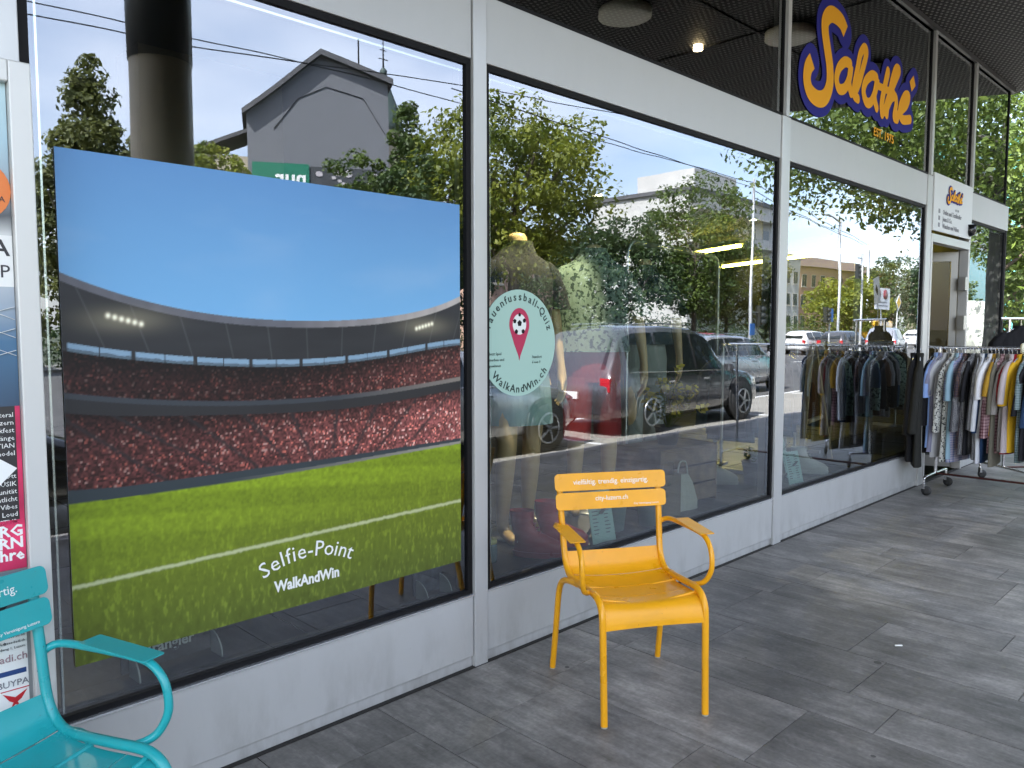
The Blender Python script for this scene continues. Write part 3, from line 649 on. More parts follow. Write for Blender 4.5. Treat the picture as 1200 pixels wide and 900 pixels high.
# ================================================================ ROUND STICKER
st = thing('round_sticker', 'round mint green sticker with a red map pin and football on the second window', 'sticker', (2.70,.0135,1.502))
MINT = mat('mint_vinyl',(.36,.54,.47),.5)
MB().add([(.256*math.cos(2*math.pi*k/64),0,.256*math.sin(2*math.pi*k/64)) for k in range(64)]+[(.256*math.cos(2*math.pi*k/64),.001,.256*math.sin(2*math.pi*k/64)) for k in range(64)],
   [tuple(range(64)),tuple(range(127,63,-1))]+[(k,k+64,(k+1)%64+64,(k+1)%64) for k in range(64)]).build('sticker_disc', MINT, st)
pin = [(.068*math.cos(R(a)), .09+.078*math.sin(R(a))) for a in range(-25,206,11)]+[(-.035,-.005),(-.006,-.062),(.0,-.085),(.006,-.062),(.035,-.005)]
MB().prism(pin,-.0012,-.0004).build('map_pin', mat('pin_red',(.45,.02,.08),.5), st)
bl = MB().prism([(.046*math.cos(R(a)),.09+.05*math.sin(R(a))) for a in range(0,360,12)],-.002,-.0013); blo = bl.build('football', mat('ball_white',(.75,.78,.75),.5), st)
sp5 = MB()
for (cx,cz,r_) in ((0,.095,.016),(-.033,.105,.012),(.033,.108,.012),(-.022,.055,.012),(.024,.056,.012),(.0,.136,.010)):
    sp5.prism([(cx+r_*math.cos(R(90+72*k)),cz+r_*math.sin(R(90+72*k))) for k in range(5)],-.0026,-.0021)
sp5.build('football_patches', BLACK, blo)
DK = mat('dark_green_print',(.01,.03,.025),.5)
arc_text('upper_lettering','Frauenfussball-Quiz',.052,DK,st,0,-.0012,0,.205,166,20,bold=.0006)
arc_text('lower_lettering','WalkAndWin.ch',.052,DK,st,0,-.0012,0,.238,226,322,bold=.0006,top=False)
textlines('small_lettering',['Jetzt Spiel','machen und','gewinnen'],DK,st,-.20,-.0012,-.055,.028,.020)
textlines('small_lettering',['Standort','6 von 9'],DK,st,.088,-.0012,-.075,.026,.020)

# ================================================================ METAL CHAIRS
def make_chair(name, label, m, loc, rz, slat_text, texts2):
    c = thing(name, label, 'chair', loc, rz, None)
    r = .0142
    for s_ in (-1,1):
        # local: forward = -y
        mb = MB().tube([(s_*.2175,-.286,.006),(s_*.219,-.276,.22),(s_*.2205,-.268,.40),(s_*.2205,-.258,.452),(s_*.221,-.226,.487),(s_*.222,-.17,.499),(s_*.224,-.06,.490),(s_*.226,.08,.480),(s_*.227,.145,.487),(s_*.229,.188,.522),(s_*.231,.212,.58),(s_*.236,.238,.72),(s_*.240,.270,.895)], r, n=12, smooth_path=5)
        fr_ = mb.build('side_frame', m, c)
        MB().tube([(s_*.225,.03,.476),(s_*.243,.10,.472),(s_*.252,.165,.45),(s_*.256,.20,.405),(s_*.257,.222,.33),(s_*.259,.255,.16),(s_*.262,.286,.006)], r*.96, n=12, smooth_path=5).build('rear_leg', m, c)
        arm = MB().tube([(s_*.236,.238,.672),(s_*.262,.222,.690),(s_*.277,.18,.697),(s_*.280,.05,.702),(s_*.281,-.09,.703),(s_*.282,-.145,.692),(s_*.283,-.185,.655),(s_*.283,-.198,.60),(s_*.280,-.192,.56),(s_*.268,-.172,.52),(s_*.250,-.150,.502),(s_*.228,-.132,.497)], .0112, n=12, smooth_path=5).build('armrest', m, c)
        pad = MB(); M_ = Matrix.Translation((s_*.285,-.025,.716)) @ Matrix.Rotation(R(2),4,'X') @ Matrix.Rotation(R(90),4,'X')
        poly = rbox_poly(-.034,.034,-.125,.125,.006,3)
        pad.prism([(x,z) for x,z in poly],-.002,.002,M_); pad.build('arm_pad', m, arm, bevel=.001)
        for (fx,fy) in ((s_*.2175,-.286),(s_*.262,.286)):
            MB().lathe([(.0135,0),(.0135,.010),(.0,.010)],(fx,fy,.0),n=12).build('foot_glide', mat('clear_glide',(.45,.43,.38),.4), c)
    # seat: curved strips with narrow gaps
    prof = [(.212,.570),(.200,.540),(.182,.510),(.150,.487),(.10,.474),(.03,.468),(-.05,.470),(-.13,.477),(-.20,.480),(-.235,.470),(-.262,.445),(-.275,.412),(-.279,.385)]
    # resample by arclength
    P = [Vector((0,a,b)) for a,b in prof]; Q = []
    for i in range(len(P)-1):
        p0 = P[max(i-1,0)]; p1 = P[i]; p2 = P[i+1]; p3 = P[min(i+2,len(P)-1)]
        for k_ in range(6): u = k_/6; Q.append(.5*((2*p1)+(p2-p0)*u+(2*p0-5*p1+4*p2-p3)*u*u+(3*p1-p0-3*p2+p3)*u**3))
    Q.append(P[-1]); sb = MB(); strips = [(0,19),(19,30),(30,41),(41,len(Q)-1)]
    for (a,b) in strips:
        rows = []
        for i in range(a,b+1):
            p = Q[i].copy(); t = (Q[min(i+1,len(Q)-1)]-Q[max(i-1,0)]).normalized(); nn = Vector((0,t.z,-t.y))
            if nn.z < 0: nn = -nn
            if i == a and a: p += t*.0028
            if i == b and b < len(Q)-1: p -= t*.0028
            row = []
            for j in range(13):
                x = -.216+.432*j/12; sag = -.016*(1-(x/.216)**2); row.append((p+nn*sag, x, nn))
            rows.append(row)
        vs = []; 
        for sgn in (0,1):
            for row in rows:
                for (p,x,nn) in row: q = p-nn*(.003*sgn); vs.append((x,q.y,q.z))
        m_, n_ = len(rows), 13; off = m_*n_; fs = []
        for i in range(m_-1):
            for j in range(n_-1):
                fs.append((i*n_+j,i*n_+j+1,(i+1)*n_+j+1,(i+1)*n_+j)); fs.append((off+i*n_+j,off+(i+1)*n_+j,off+(i+1)*n_+j+1,off+i*n_+j+1))
        sb.add(vs, fs, True)
        ed = [(i*n_) for i in range(m_)]; ed2 = [(i*n_+n_-1) for i in range(m_)]; fs2 = []
        for i in range(m_-1): fs2 += [(ed[i],ed[i+1],off+ed[i+1],off+ed[i]),(ed2[i],off+ed2[i],off+ed2[i+1],ed2[i+1])]
        for j in range(n_-1): fs2 += [(j,off+j,off+j+1,j+1),((m_-1)*n_+j,(m_-1)*n_+j+1,off+(m_-1)*n_+j+1,off+(m_-1)*n_+j)]
        sb.add(vs, fs2, False)
    sb.build('seat', m, c)
    # back slats, tilted with the posts
    for k_, (z0, z1, yy, hw) in enumerate(((.836,.915,.2515,.268),(.752,.829,.2375,.266))):
        tilt = math.atan2(.033,.175); Ms = Matrix.Translation((0,yy-.002,z0)) @ Matrix.Rotation(-tilt,4,'X')
        h = z1-z0; poly = rbox_poly(-hw,hw,0,h,.019,5)
        # gently curved slat: subdivide as grid by scaling outline
        sm_ = MB().prism(poly,-.017,-.013,Ms); so_ = sm_.build('back_slat', m, c, bevel=.0012)
        if k_ == 0 and slat_text: text('lettering',slat_text,.033,WHITE_PR,so_,M=Ms @ Matrix.Translation((0,-.0178,.028)),align='CENTER',sx=.97,depth=.0003)
        if k_ == 1:
            text('lettering',texts2[0],.031,WHITE_PR,so_,M=Ms @ Matrix.Translation((0,-.0178,.038)),align='CENTER',sx=.95,depth=.0003)
            text('small_lettering',texts2[1],.0115,WHITE_PR,so_,M=Ms @ Matrix.Translation((.105,-.0178,.012)),sx=1.1,depth=.0003)
    MB().tube([(-.222,.02,.468),(0,.03,.440),(.222,.02,.468)],.008,n=8,smooth_path=5).tube([(-.221,-.19,.484),(0,-.19,.452),(.221,-.19,.484)],.008,n=8,smooth_path=5).build('cross_rail', m, c)
    return c
TXT2 = ('city-luzern.ch','City Vereinigung Luzern')
make_chair('metal_armchair','yellow metal armchair with white lettering standing on the dark slabs', YELLOW, (2.71,-.649,0), R(-31.4),'vielfältig. trendig. einzigartig.', TXT2)
make_chair('metal_armchair','teal metal armchair cut by the left edge beside the poster case', TEAL, (.433,-.522,0), R(20.67),'vielfältig. trendig. einzigartig.', TXT2)

# ================================================================ POSTER CASE (far left)
pc = thing('poster_case', 'silver framed notice case full of event posters behind the teal chair', 'notice case', (.026,-.05,0))
CF = mat('case_frame',(.62,.62,.60),.35,.2)
MB().box(.545,.60,-.10,0,.3,2.30).box(-.55,-.495,-.10,0,.3,2.30).box(-.495,.545,-.10,0,2.24,2.30).box(-.495,.545,-.10,0,.3,.36).build('frame', CF, pc, bevel=.004)
MB().box(-.495,.545,-.07,-.05,.36,2.24).build('back_panel', mat('case_grey',(.28,.29,.29),.7), pc)
def flat(name, x0, x1, z0, z1, m, parent, y): return MB().box(x0,x1,y-.001,y,z0,z1).build(name, m, parent)
pq = thing('event_poster','rowing regatta poster with an orange disc, topmost in the left notice case','poster',(.026,-.1225,1.36),0,None)
def grad_mat(name, stops, axis=2, scale=1., noise_amt=.0):
    m = bpy.data.materials.new(name); m.use_nodes = True; t = m.node_tree; b = t.nodes['Principled BSDF']; tc_ = t.nodes.new('ShaderNodeTexCoord')
    sx_ = t.nodes.new('ShaderNodeSeparateXYZ'); t.links.new(tc_.outputs['Generated'], sx_.inputs[0])
    n = t.nodes.new('ShaderNodeTexNoise'); n.inputs['Scale'].default_value = 6; n.inputs['Detail'].default_value = 6; t.links.new(tc_.outputs['Generated'], n.inputs['Vector'])
    ma = t.nodes.new('ShaderNodeMath'); ma.operation = 'MULTIPLY_ADD'; ma.inputs[1].default_value = noise_amt; t.links.new(n.outputs[0], ma.inputs[0]); t.links.new(sx_.outputs[axis], ma.inputs[2])
    r = t.nodes.new('ShaderNodeValToRGB'); els = r.color_ramp.elements
    els[0].position = stops[0][0]; els[0].color = (*stops[0][1],1); els[1].position = stops[-1][0]; els[1].color = (*stops[-1][1],1)
    for p, c in stops[1:-1]: e = els.new(p); e.color = (*c,1)
    t.links.new(ma.outputs[0], r.inputs[0]); t.links.new(r.outputs[0], b.inputs['Base Color']); b.inputs['Roughness'].default_value = .35
    return m
regm = grad_mat('regatta_print',[(0,(.04,.07,.12)),(.22,(.06,.16,.28)),(.40,(.45,.5,.55)),(.50,(.62,.63,.62)),(.56,(.63,.64,.63)),(.62,(.08,.09,.10)),(.68,(.3,.35,.4)),(.85,(.42,.60,.68)),(1,(.5,.68,.72))],2,1,.04)
flat('printed_sheet',-.49,.543,0,.88,regm,pq,0)
flat('white_band',-.49,.543,.33,.47,WHITE_PR,pq,-.0012)
PD = mat('poster_dark',(.03,.03,.035),.5)
text('lettering','LUZERN REGATTA',.062,PD,pq,(.535,-.0025,.415),align='RIGHT',bold=.001)
text('lettering','WORLD ROWING CUP',.05,PD,pq,(.535,-.0025,.355),align='RIGHT')
MB().prism([(.47+.075*math.cos(R(a)),.59+.08*math.sin(R(a))) for a in range(0,360,12)],-.003,-.0016).build('orange_disc', mat('disc_orange',(.8,.22,.05),.5), pq)
text('lettering','REGATTA',.022,PD,pq,(.53,-.0035,.56),align='RIGHT')
ob = MB()
for k_ in range(3): ob.bar((.36,-.0022,.10+.06*k_),(.54,-.0022,.155+.06*k_),.012,.001); ob.bar((.40,-.0024,.20+.05*k_),(.54,-.0024,.14+.05*k_),.008,.001)
ob.build('oar_pattern', WHITE_PR, pq)
pr = thing('event_poster','red and black concert programme poster in the middle of the left notice case','poster',(.026,-.1225,.90))
redm = grad_mat('concert_print',[(0,(.5,.03,.08)),(.35,(.25,.05,.2)),(.6,(.03,.03,.03)),(.8,(.5,.04,.05)),(1,(.55,.10,.12))],0,1,.45)
redm = grad_mat('concert_print',[(.0,(.03,.03,.03)),(1.14,(.03,.03,.03)),(1.15,(.03,.03,.03))],0,1,.3)
redm2 = mat('magenta_red',(.55,.03,.10),.4,noise=(6,.5))
flat('printed_sheet',-.49,.543,0,.46,mat('concert_black',(.03,.028,.03),.4),pr,0)
flat('red_edge',.531,.543,0,.46,redm2,pr,-.0012); None
textlines('lettering',['Anima, Lateral','Jazzclub Luzern','Musikfest','Neue Klänge','BASTIAN','Remodel','','','Martina Ott','PLANET MUSIK','Komunität','Nachtlicht','Blues Vibes','Easy & Loud','STRUCTUR'],WHITE_PR,pr,.527,-.0025,.43,.0215,.019,'RIGHT')
MB().prism([(.44,.27),(.49,.315),(.53,.285),(.48,.235)],-.003,-.0016).build('white_emblem', WHITE_PR, pr)
flat('magenta_band',.40,.543,0,.14,redm2,pr,-.0019); textlines('headline_lettering',['JUGENDORG','LUZERN','50 Jahre'],WHITE_PR,pr,.538,-.003,.095,.034,.044,'RIGHT',.0012)
ps = thing('event_poster','portrait poster with dark hair showing above the teal chair back','poster',(.026,-.1225,.74))
flat('printed_sheet',-.49,.543,0,.155,mat('portrait_grey',(.16,.19,.21),.4),ps,0)
MB().prism([(.44+.06*math.cos(R(a)),.085+.05*math.sin(R(a))) for a in range(0,360,15)],-.0022,-.0012).build('portrait_hair', PD, ps)
MB().prism([(.425+.04*math.cos(R(a)),.045+.035*math.sin(R(a))) for a in range(0,360,15)],-.0034,-.0024).build('portrait_face', mat('portrait_skin',(.4,.2,.13),.5), ps)
pt = thing('sponsor_sheet','white sponsor sheet with navy bars and a small winged emblem, lowest in the notice case','poster',(.026,-.1225,.42))
flat('printed_sheet',-.49,.535,.07,.31,WHITE_PR,pt,0)
NB = mat('navy_print',(.02,.06,.2),.5)
flat('navy_bar',.30,.535,.298,.308,NB,pt,-.0012); flat('navy_bar',.30,.530,.178,.192,NB,pt,-.0012)
textlines('lettering',['+41 41 000 00 00','info@see-badi.ch','Badweg 1, Luzern'],PD,pt,.53,-.0025,.285,.016,.010,'RIGHT')
text('lettering','see-badi.ch',.03,mat('grey_red_print',(.35,.2,.22),.5),pt,(.535,-.0025,.218),align='RIGHT')
text('lettering','BUYPA',.026,GP,pt,(.535,-.0025,.145),align='RIGHT')
text('lettering','HONDA',.022,mat('red_print',(.55,.02,.03),.5),pt,(.455,-.0025,.088),align='RIGHT',bold=.001)
MB().prism([(.470,.128),(.50,.112),(.530,.128),(.515,.105),(.505,.098),(.512,.082),(.50,.092),(.488,.082),(.495,.098),(.485,.105)],-.0024,-.0012).build('winged_emblem', mat('red_print',(.55,.02,.03),.5), pt)
MB().box(.465,.535,-.0024,-.0012,.1335,.136).build('red_rule', mat('red_print'), pt)
for k_, cc in enumerate(((.02,.2,.5),(.02,.12,.4),(.03,.3,.55))):
    MB().prism([(.41+.016*k_+.006*math.cos(R(a)),.152+.006*math.sin(R(a))) for a in range(0,360,30)],-.0024,-.0012).build('blue_dot', mat('blue_dot_%d'%k_,cc,.5), pt)
MB().box(-.495,.543,-.122,-.121,.36,2.24)  # (case glass stands open)
# objects round the shop
# ================================================================ TREES
def tree(label, loc, h, cr, kind='round', m=None, base=None, n_leaf=9000, leaf=.16, seed=1, bark=None, trunk_r=.16, cat='tree', group='street trees across the road', name='leafy_tree', squash=1.):
    rng = np.random.default_rng(seed); rd = random.Random(seed)
    t = thing(name, label, cat, loc, 0, group)
    zb = base if base is not None else h*.28
    tr = MB(); lean = Vector((rd.uniform(-.25,.25), rd.uniform(-.25,.25), 0))
    top = Vector((lean.x, lean.y, zb+(h-zb)*.62)); mid = Vector((lean.x*.3, lean.y*.3, zb))
    tr.tube([(0,0,-.15),(0.02,0,.3),tuple(mid),tuple(top)],[trunk_r*1.35,trunk_r*1.05,trunk_r*.85,trunk_r*.25],n=10,smooth_path=4)
    tr.build('trunk', bark or BARK, t)
    centers = []
    nl = 9 if kind != 'cone' else 5
    for i in range(nl):
        a = i*2.4+rd.random(); f = rd.uniform(0,.7); s0 = mid.lerp(top,f); L_ = cr*rd.uniform(.55,.9)*(1-.5*f)
        e = s0+Vector((math.cos(a)*L_, math.sin(a)*L_, (h-zb)*rd.uniform(.12,.35)))
        m1 = s0.lerp(e,.5)+Vector((0,0,-.08*L_))
        MB().tube([tuple(s0),tuple(m1),tuple(e)],[trunk_r*.45,trunk_r*.28,trunk_r*.08],n=6,smooth_path=3).build('limb', bark or BARK, t)
    # leaf clumps
    nc = max(24, n_leaf//110)
    C_ = []
    while len(C_) < nc:
        p = rng.uniform(-1,1,3); r_ = np.linalg.norm(p)
        if r_ > 1 or r_ < .35: continue
        if kind == 'cone':
            z = (p[2]+1)/2; w = (1-z)**.75*1.05; C_.append((p[0]*cr*w, p[1]*cr*w, zb+z*(h-zb)*.98))
        elif kind == 'birch':
            z = (p[2]+1)/2; w = math.sin(min(1,(1-z)*1.1)*math.pi/2)**.8*(.75+.25*math.sin(p[0]*9)); C_.append((p[0]*cr*w, p[1]*cr*w, zb+z*(h-zb)))
        else:
            C_.append((p[0]*cr*squash, p[1]*cr, zb+(h-zb)/2+p[2]*(h-zb)/2*.95+ .0))
    C_ = np.array(C_); sz = cr*rng.uniform(.14,.30,nc)
    if kind in ('cone','birch'): sz *= .75
    k_ = rng.integers(0,nc,n_leaf); d = rng.normal(0,1,(n_leaf,3)); d /= np.linalg.norm(d,axis=1)[:,None]
    rad = rng.uniform(.3,1,n_leaf)**.5
    P = C_[k_]+d*(sz[k_]*rad)[:,None]*np.array([1,1,.72])
    # leaf quads
    nrm = d*.6+rng.normal(0,.6,(n_leaf,3)); nrm[:,2] += .5; nrm /= np.linalg.norm(nrm,axis=1)[:,None]
    ref = rng.normal(0,1,(n_leaf,3)); a = np.cross(nrm,ref); a /= np.linalg.norm(a,axis=1)[:,None]; b = np.cross(nrm,a)
    s_ = leaf*rng.uniform(.6,1.3,n_leaf)[:,None]
    V = np.stack([P-a*s_*.5, P-b*s_*.28+nrm*s_*.05, P+a*s_*.5, P+b*s_*.28+nrm*s_*.05],1).reshape(-1,3)
    me = bpy.data.meshes.new('crown'); nf = n_leaf
    me.vertices.add(nf*4); me.vertices.foreach_set('co', V.astype(np.float32).ravel()); me.loops.add(nf*4); me.loops.foreach_set('vertex_index', np.arange(nf*4,dtype=np.int32))
    me.polygons.add(nf); me.polygons.foreach_set('loop_start', (np.arange(nf)*4).astype(np.int32)); me.update(calc_edges=True)
    link('crown', me, m or LEAF_A, t)
    return t
tree('tall slender yellow-green birch mirrored at the far left above the stadium poster',(7.6,-22,-.1),9.5,2.5,'cone',LEAF_D,.6,22000,.17,11)
tree('narrow olive tree right next to the tall birch, mirrored at the far left',(9.3,-23,-.1),8.3,1.6,'cone',LEAF_D,.8,12000,.17,12)
tree('small yellow-green tree at the left foot of the grey gable',(12.2,-24,-.1),8.0,1.8,'round',LEAF_C,2.2,8000,.18,13)
tree('pointed green tree just right of the grey gable house',(17.4,-20,-.1),9.9,2.3,'cone',LEAF_A,1.5,14000,.17,14)
tree('lower dark green tree in front of the grey gable wall',(15.7,-20.5,-.1),7.9,1.8,'round',LEAF_A,1.5,9000,.17,15)
tree('dark green tree behind the pointed one beside the first mullion',(19.9,-21,-.1),8.2,2.0,'round',LEAF_B,1.5,9000,.17,16)
tree('large bright green tree mirrored at the left of the second window',(16.6,-14,-.1),8.4,2.9,'round',LEAF_C,3.0,20000,.16,17,trunk_r=.2)
tree('bare-stemmed dark tree beside the large bright green one',(15.2,-15.5,-.1),7.0,1.9,'round',LEAF_B,2.6,9000,.16,18)
tree('mid green tree behind the parked cars, left of the yellow-topped tree',(33.5,-23,-.1),7.6,3.2,'round',LEAF_B,1.4,12000,.22,19)
tree('tallest tree of the green row in the second window with a yellowish top',(39.8,-22.5,-.1),10.2,3.6,'round',LEAF_A,2.2,16000,.22,20)
tree('olive bushy tree at the right of the green row in the second window',(45.5,-23.5,-.1),8.6,3.4,'round',LEAF_D,1.0,13000,.22,21)
tree('low dark tree at the left end of the green row in the second window',(29.5,-24,-.1),6.3,2.6,'round',LEAF_B,.8,9000,.2,22)
tree('dark cone-shaped conifer standing behind the red car',(46,-20.8,-.1),5.2,1.5,'cone',LEAF_B,.3,8000,.14,23,name='conifer')
tree('dark spreading street tree whose branches hang over the third window reflection',(24.6,-3.35,-.02),9.6,6.4,'round',LEAF_A,4.5,42000,.18,24,bark=BARK_DK,trunk_r=.27,group='street trees on the near kerb')
tree('yellow-green round bush tree mirrored low in the third window',(70,-26,-.1),6.0,3.6,'round',LEAF_C,.8,9000,.3,25)
tree('dark green tree in front of the orange building',(88,-28,-.1),9.4,4.4,'round',LEAF_B,1.5,10000,.32,26)
tree('green tree at the right end of the orange building',(100,-27,-.1),8.0,4.2,'round',LEAF_A,1.0,9000,.32,27)
tree('sunlit green tree at the right picture edge beyond the shop corner',(21.5,3.4,-.1),7.8,2.6,'round',LEAF_A,1.0,20000,.15,28,group='trees beyond the shop corner')
tree('dark green tree behind the sunlit one at the right picture edge',(27,3.4,-.1),8.6,3.4,'round',LEAF_B,.4,18000,.17,29,group='trees beyond the shop corner')
tree('tall light green tree farthest behind the shop corner',(35,9.0,-.1),11,4.4,'round',LEAF_C,1.2,16000,.22,30,group='trees beyond the shop corner')
tree('green tree on the near kerb far down the street',(43,-5.5,-.1),9,4.2,'round',LEAF_A,3.4,16000,.2,31,group='street trees on the near kerb')
# hedge of ground shrubs
def bushes(label, x0, x1, y, h, n, seed, m):
    rng = np.random.default_rng(seed); P = np.stack([rng.uniform(x0,x1,n), y+rng.normal(0,.5,n), np.abs(rng.normal(0,.5,n))*h],1)
    P[:,2] = np.minimum(P[:,2], h*(.8+.25*np.sin(P[:,0]*1.3)+.12*np.sin(P[:,0]*4.1)))
    a = rng.normal(0,1,(n,3)); a /= np.linalg.norm(a,axis=1)[:,None]; b = np.cross(a, rng.normal(0,1,(n,3))); b /= np.linalg.norm(b,axis=1)[:,None]; s_ = .16
    V = np.stack([P-a*s_*.5,P-b*s_*.3,P+a*s_*.5,P+b*s_*.3],1).reshape(-1,3)
    me = bpy.data.meshes.new('hedge'); me.vertices.add(n*4); me.vertices.foreach_set('co',V.astype(np.float32).ravel()); me.loops.add(n*4); me.loops.foreach_set('vertex_index',np.arange(n*4,dtype=np.int32)); me.polygons.add(n); me.polygons.foreach_set('loop_start',(np.arange(n)*4).astype(np.int32)); me.update(calc_edges=True)
    return tag(link('hedge', me, m), label, 'hedge')
bushes('long dark green hedge along the far pavement behind the parked cars',4,62,-31,2.6,24000,5,LEAF_B)
bushes('yellow-green hedge along the far pavement below the orange building',64,130,-31,2.6,15000,6,LEAF_A)

# ================================================================ HOUSES ACROSS THE ROAD
def house(name, label, x0, x1, y, z1, wall, roofm, windows=None, roof=None, depth=12, wm=None, sill=True):
    h = thing(name, label, 'building', ((x0+x1)/2, y, 0), 0, 'buildings across the road')
    w = (x1-x0)/2
    MB().box(-w,w,-depth,0,-.12,z1).build('wall', wall, h)
    if roof == 'hip':
        r_ = MB(); o = .5; rh = 2.6
        r_.add([(-w-o,-depth-o,z1+.004),(w+o,-depth-o,z1+.004),(w+o,o,z1+.004),(-w-o,o,z1+.004),(-w+3,-depth/2,z1+rh),(w-3,-depth/2,z1+rh)],[(0,3,2,1),(0,1,5,4),(1,2,5),(2,3,4,5),(3,0,4)])
        r_.build('roof', roofm, h)
    elif roof == 'flat':
        MB().box(-w-.3,w+.3,-depth-.3,.3,z1+.003,z1+.4).build('roof', roofm, h)
    if windows:
        nx, zs, ww, hh = windows
        for z in zs:
            for i in range(nx):
                cx = -w+(i+.5)*2*w/nx
                fo = MB().box(cx-ww/2-.08,cx+ww/2+.08,.003,.05,z-.08,z+hh+.08).build('window', mat('window_surround',(.5,.46,.4),.6), h)
                MB().box(cx-ww/2,cx-.03,.052,.06,z,z+hh).box(cx+.03,cx+ww/2,.052,.06,z,z+hh).build('window_glass', mat('house_glass',(.03,.04,.05),.08,0,.8), fo)
                if sill: MB().box(cx-ww/2-.15,cx+ww/2+.15,.003,.14,z-.17,z-.083).build('sill', MATS['window_surround'], fo)
    return h
GREYW = mat('grey_render',(.16,.165,.18),.85,noise=(1.2,.06)); BEIGEW = mat('beige_render',(.42,.37,.28),.85,noise=(.8,.08))
PINKW = mat('pink_render',(.55,.36,.27),.85,noise=(.6,.06)); ORW = mat('orange_render',(.46,.27,.18),.85,noise=(.5,.06)); PALEW = mat('pale_render',(.50,.49,.46),.8,noise=(.7,.07))
BROOF = mat('brown_tiles',(.10,.065,.05),.8,noise=(3,.2),bump=(20,.6)); GROOF = mat('grey_tiles',(.09,.09,.095),.7,noise=(3,.2))
# grey gable
GH = Matrix.Translation((22.6,-36,0)) @ Matrix.Rotation(R(27),4,'Z')
gh = thing('gable_house','grey house with a broad cut-off gable and green banner mirrored above the poster','building',(22.6,-36,0),R(27),'buildings across the road')
gp = [(-5.2,-.1),(5.6,-.1),(5.6,15.3),(1.44,15.85),(-2.75,12.3),(-5.2,10.2)]
gp = [(-5.4,-.1),(5.5,-.1),(5.5,15.2),(1.44,16.0),(-3.0,12.5),(-5.4,10.5)]
gp = [(-3.0,-.1),(5.5,-.1),(5.5,15.35),(4.9,15.6),(1.5,15.75),(-2.7,12.4),(-3.0,12.2)]
gp = [(-2.9,-.1),(4.6,-.1),(4.6,15.0),(.9,16.1),(-2.9,12.9)]
MB().prism(gp,-4,0).build('wall', GREYW, gh)
MB().prism([(4.85,14.9),(4.85,15.2),(.9,16.4),(-3.1,13.0),(-3.1,12.72),(.9,16.11),(4.8,14.9)],-4.2,.4).build('roof', GROOF, gh)
MB().box(-5.6,-2.905,-4,-1.2,-.1,10.9).build('side_wing', BEIGEW, gh)
MB().prism([(-6.0,10.75),(-2.91,12.1),(-2.91,12.3),(-6.0,10.95)],-4.1,-.9).build('wing_roof', GROOF, gh)
ln_ = MB()
pts_ = [(-1.6,12.2),(-.3,13.9),(1.2,14.6),(3.2,14.1),(4.4,12.3)]
for a_, b_ in zip(pts_[:-1],pts_[1:]): ln_.bar((a_[0],.01,a_[1]),(b_[0],.01,b_[1]),.06,.02)
ln_.build('wall_cable', BLACK, gh)
MB().tube([(3.0,-.4,15.4),(3.0,-.4,17.4)],.05,n=6).build('aerial', BLACK, gh)
bn = thing('green_banner','green banner with white lettering hung low on the grey gable wall','banner',tuple(GH @ Vector((-1.4,.05,8.9))),R(27))
MB().box(-1.3,1.6,0,.05,-1.6,1.5).build('banner_cloth', mat('banner_green',(.01,.17,.10),.7), bn)
_Mr = Matrix.Translation((1.45,.06,.35)) @ Matrix.Rotation(math.pi,4,'Z')
text('lettering','nur',1.15,WHITE_PR,bn,M=_Mr,bold=.03); text('lettering','na',1.15,WHITE_PR,bn,M=Matrix.Translation((1.45,.06,-.85)) @ Matrix.Rotation(math.pi,4,'Z'),bold=.03)
bb = thing('flower_billboard','dark billboard with pale blossoms beside the green banner','billboard',tuple(GH @ Vector((2.6,.05,8.8))),R(27))
MB().box(-2.3,2.6,0,.08,-1.7,1.5).build('board', mat('blossom_print',(.05,.055,.06),.7), bb)
fl_ = MB(); rr_ = random.Random(4)
for i in range(46):
    x, z, q = rr_.uniform(-2.1,2.4), rr_.uniform(-1.5,1.3), rr_.uniform(.12,.3)
    fl_.prism([(x+q*math.cos(R(a))*(1+.2*math.sin(a)), z+q*.7*math.sin(R(a))) for a in range(0,360,45)],.085+i*.0006,.0853+i*.0006)
fl_.build('blossom_pattern', mat('blossom',(.45,.42,.43),.7), bb)
# spire
sp_ = thing('church_spire','thin dark church spire with a weather vane rising behind the trees','spire',(43.1,-55,0),0,'buildings across the road')
MB().box(-2,2,-4,0,-.1,19).build('tower', mat('sandstone',(.26,.23,.18),.85), sp_)
MB().lathe([(1.9,18.8),(1.55,20.2),(1.2,21.4),(.75,22.6),(.42,23.6),(.30,24.3),(.36,24.5),(.10,24.8)],(0,-2,0),n=8).build('spire_roof', mat('spire_copper',(.05,.075,.065),.6), sp_)
MB().tube([(0,-2,24.6),(0,-2,28.2)],[.09,.03],n=6).build('finial', BLACK, sp_)
fv = MB().box(-.5,.5,-2.03,-1.97,25.5,25.56).box(-.35,.35,-2.03,-1.97,26.3,26.35); fv.prism([(-.1,27.6),(.3,27.75),(.35,28.0),(-.05,27.95)],-2.03,-1.97); fv.build('weather_vane', BLACK, sp_)
house('apartment_building','pink rendered house with a brown hipped roof behind the bright green tree',31.5,39.5,-31.5,6.9,PINKW,BROOF,(4,(1.2,4.2),1.0,1.6),'hip')
house('apartment_building','grey roofed low house between the pink house and the green row',41,50,-40,8.0,GREYW,GROOF,(4,(2,5),1.0,1.4),'hip')
pb = house('apartment_building','tall pale apartment block with balconies at the right of the second window',68,86,-41,15.0,PALEW,GROOF,(5,(1.5,4.6,7.7,10.8),1.6,1.6),'flat',wm=None)
for z in (4.0,7.1,10.2,13.3):
    MB().box(-8.8,8.8,.003,1.2,z-.15,z).build('balcony_slab', PALEW, pb)
    MB().box(-8.8,8.8,1.15,1.2,z,z+.9).build('balcony_rail', mat('balcony_grey',(.36,.36,.35),.6), pb)
MB().box(-5,4,-9,-2,15.45,18).build('roof_storey', PALEW, pb)
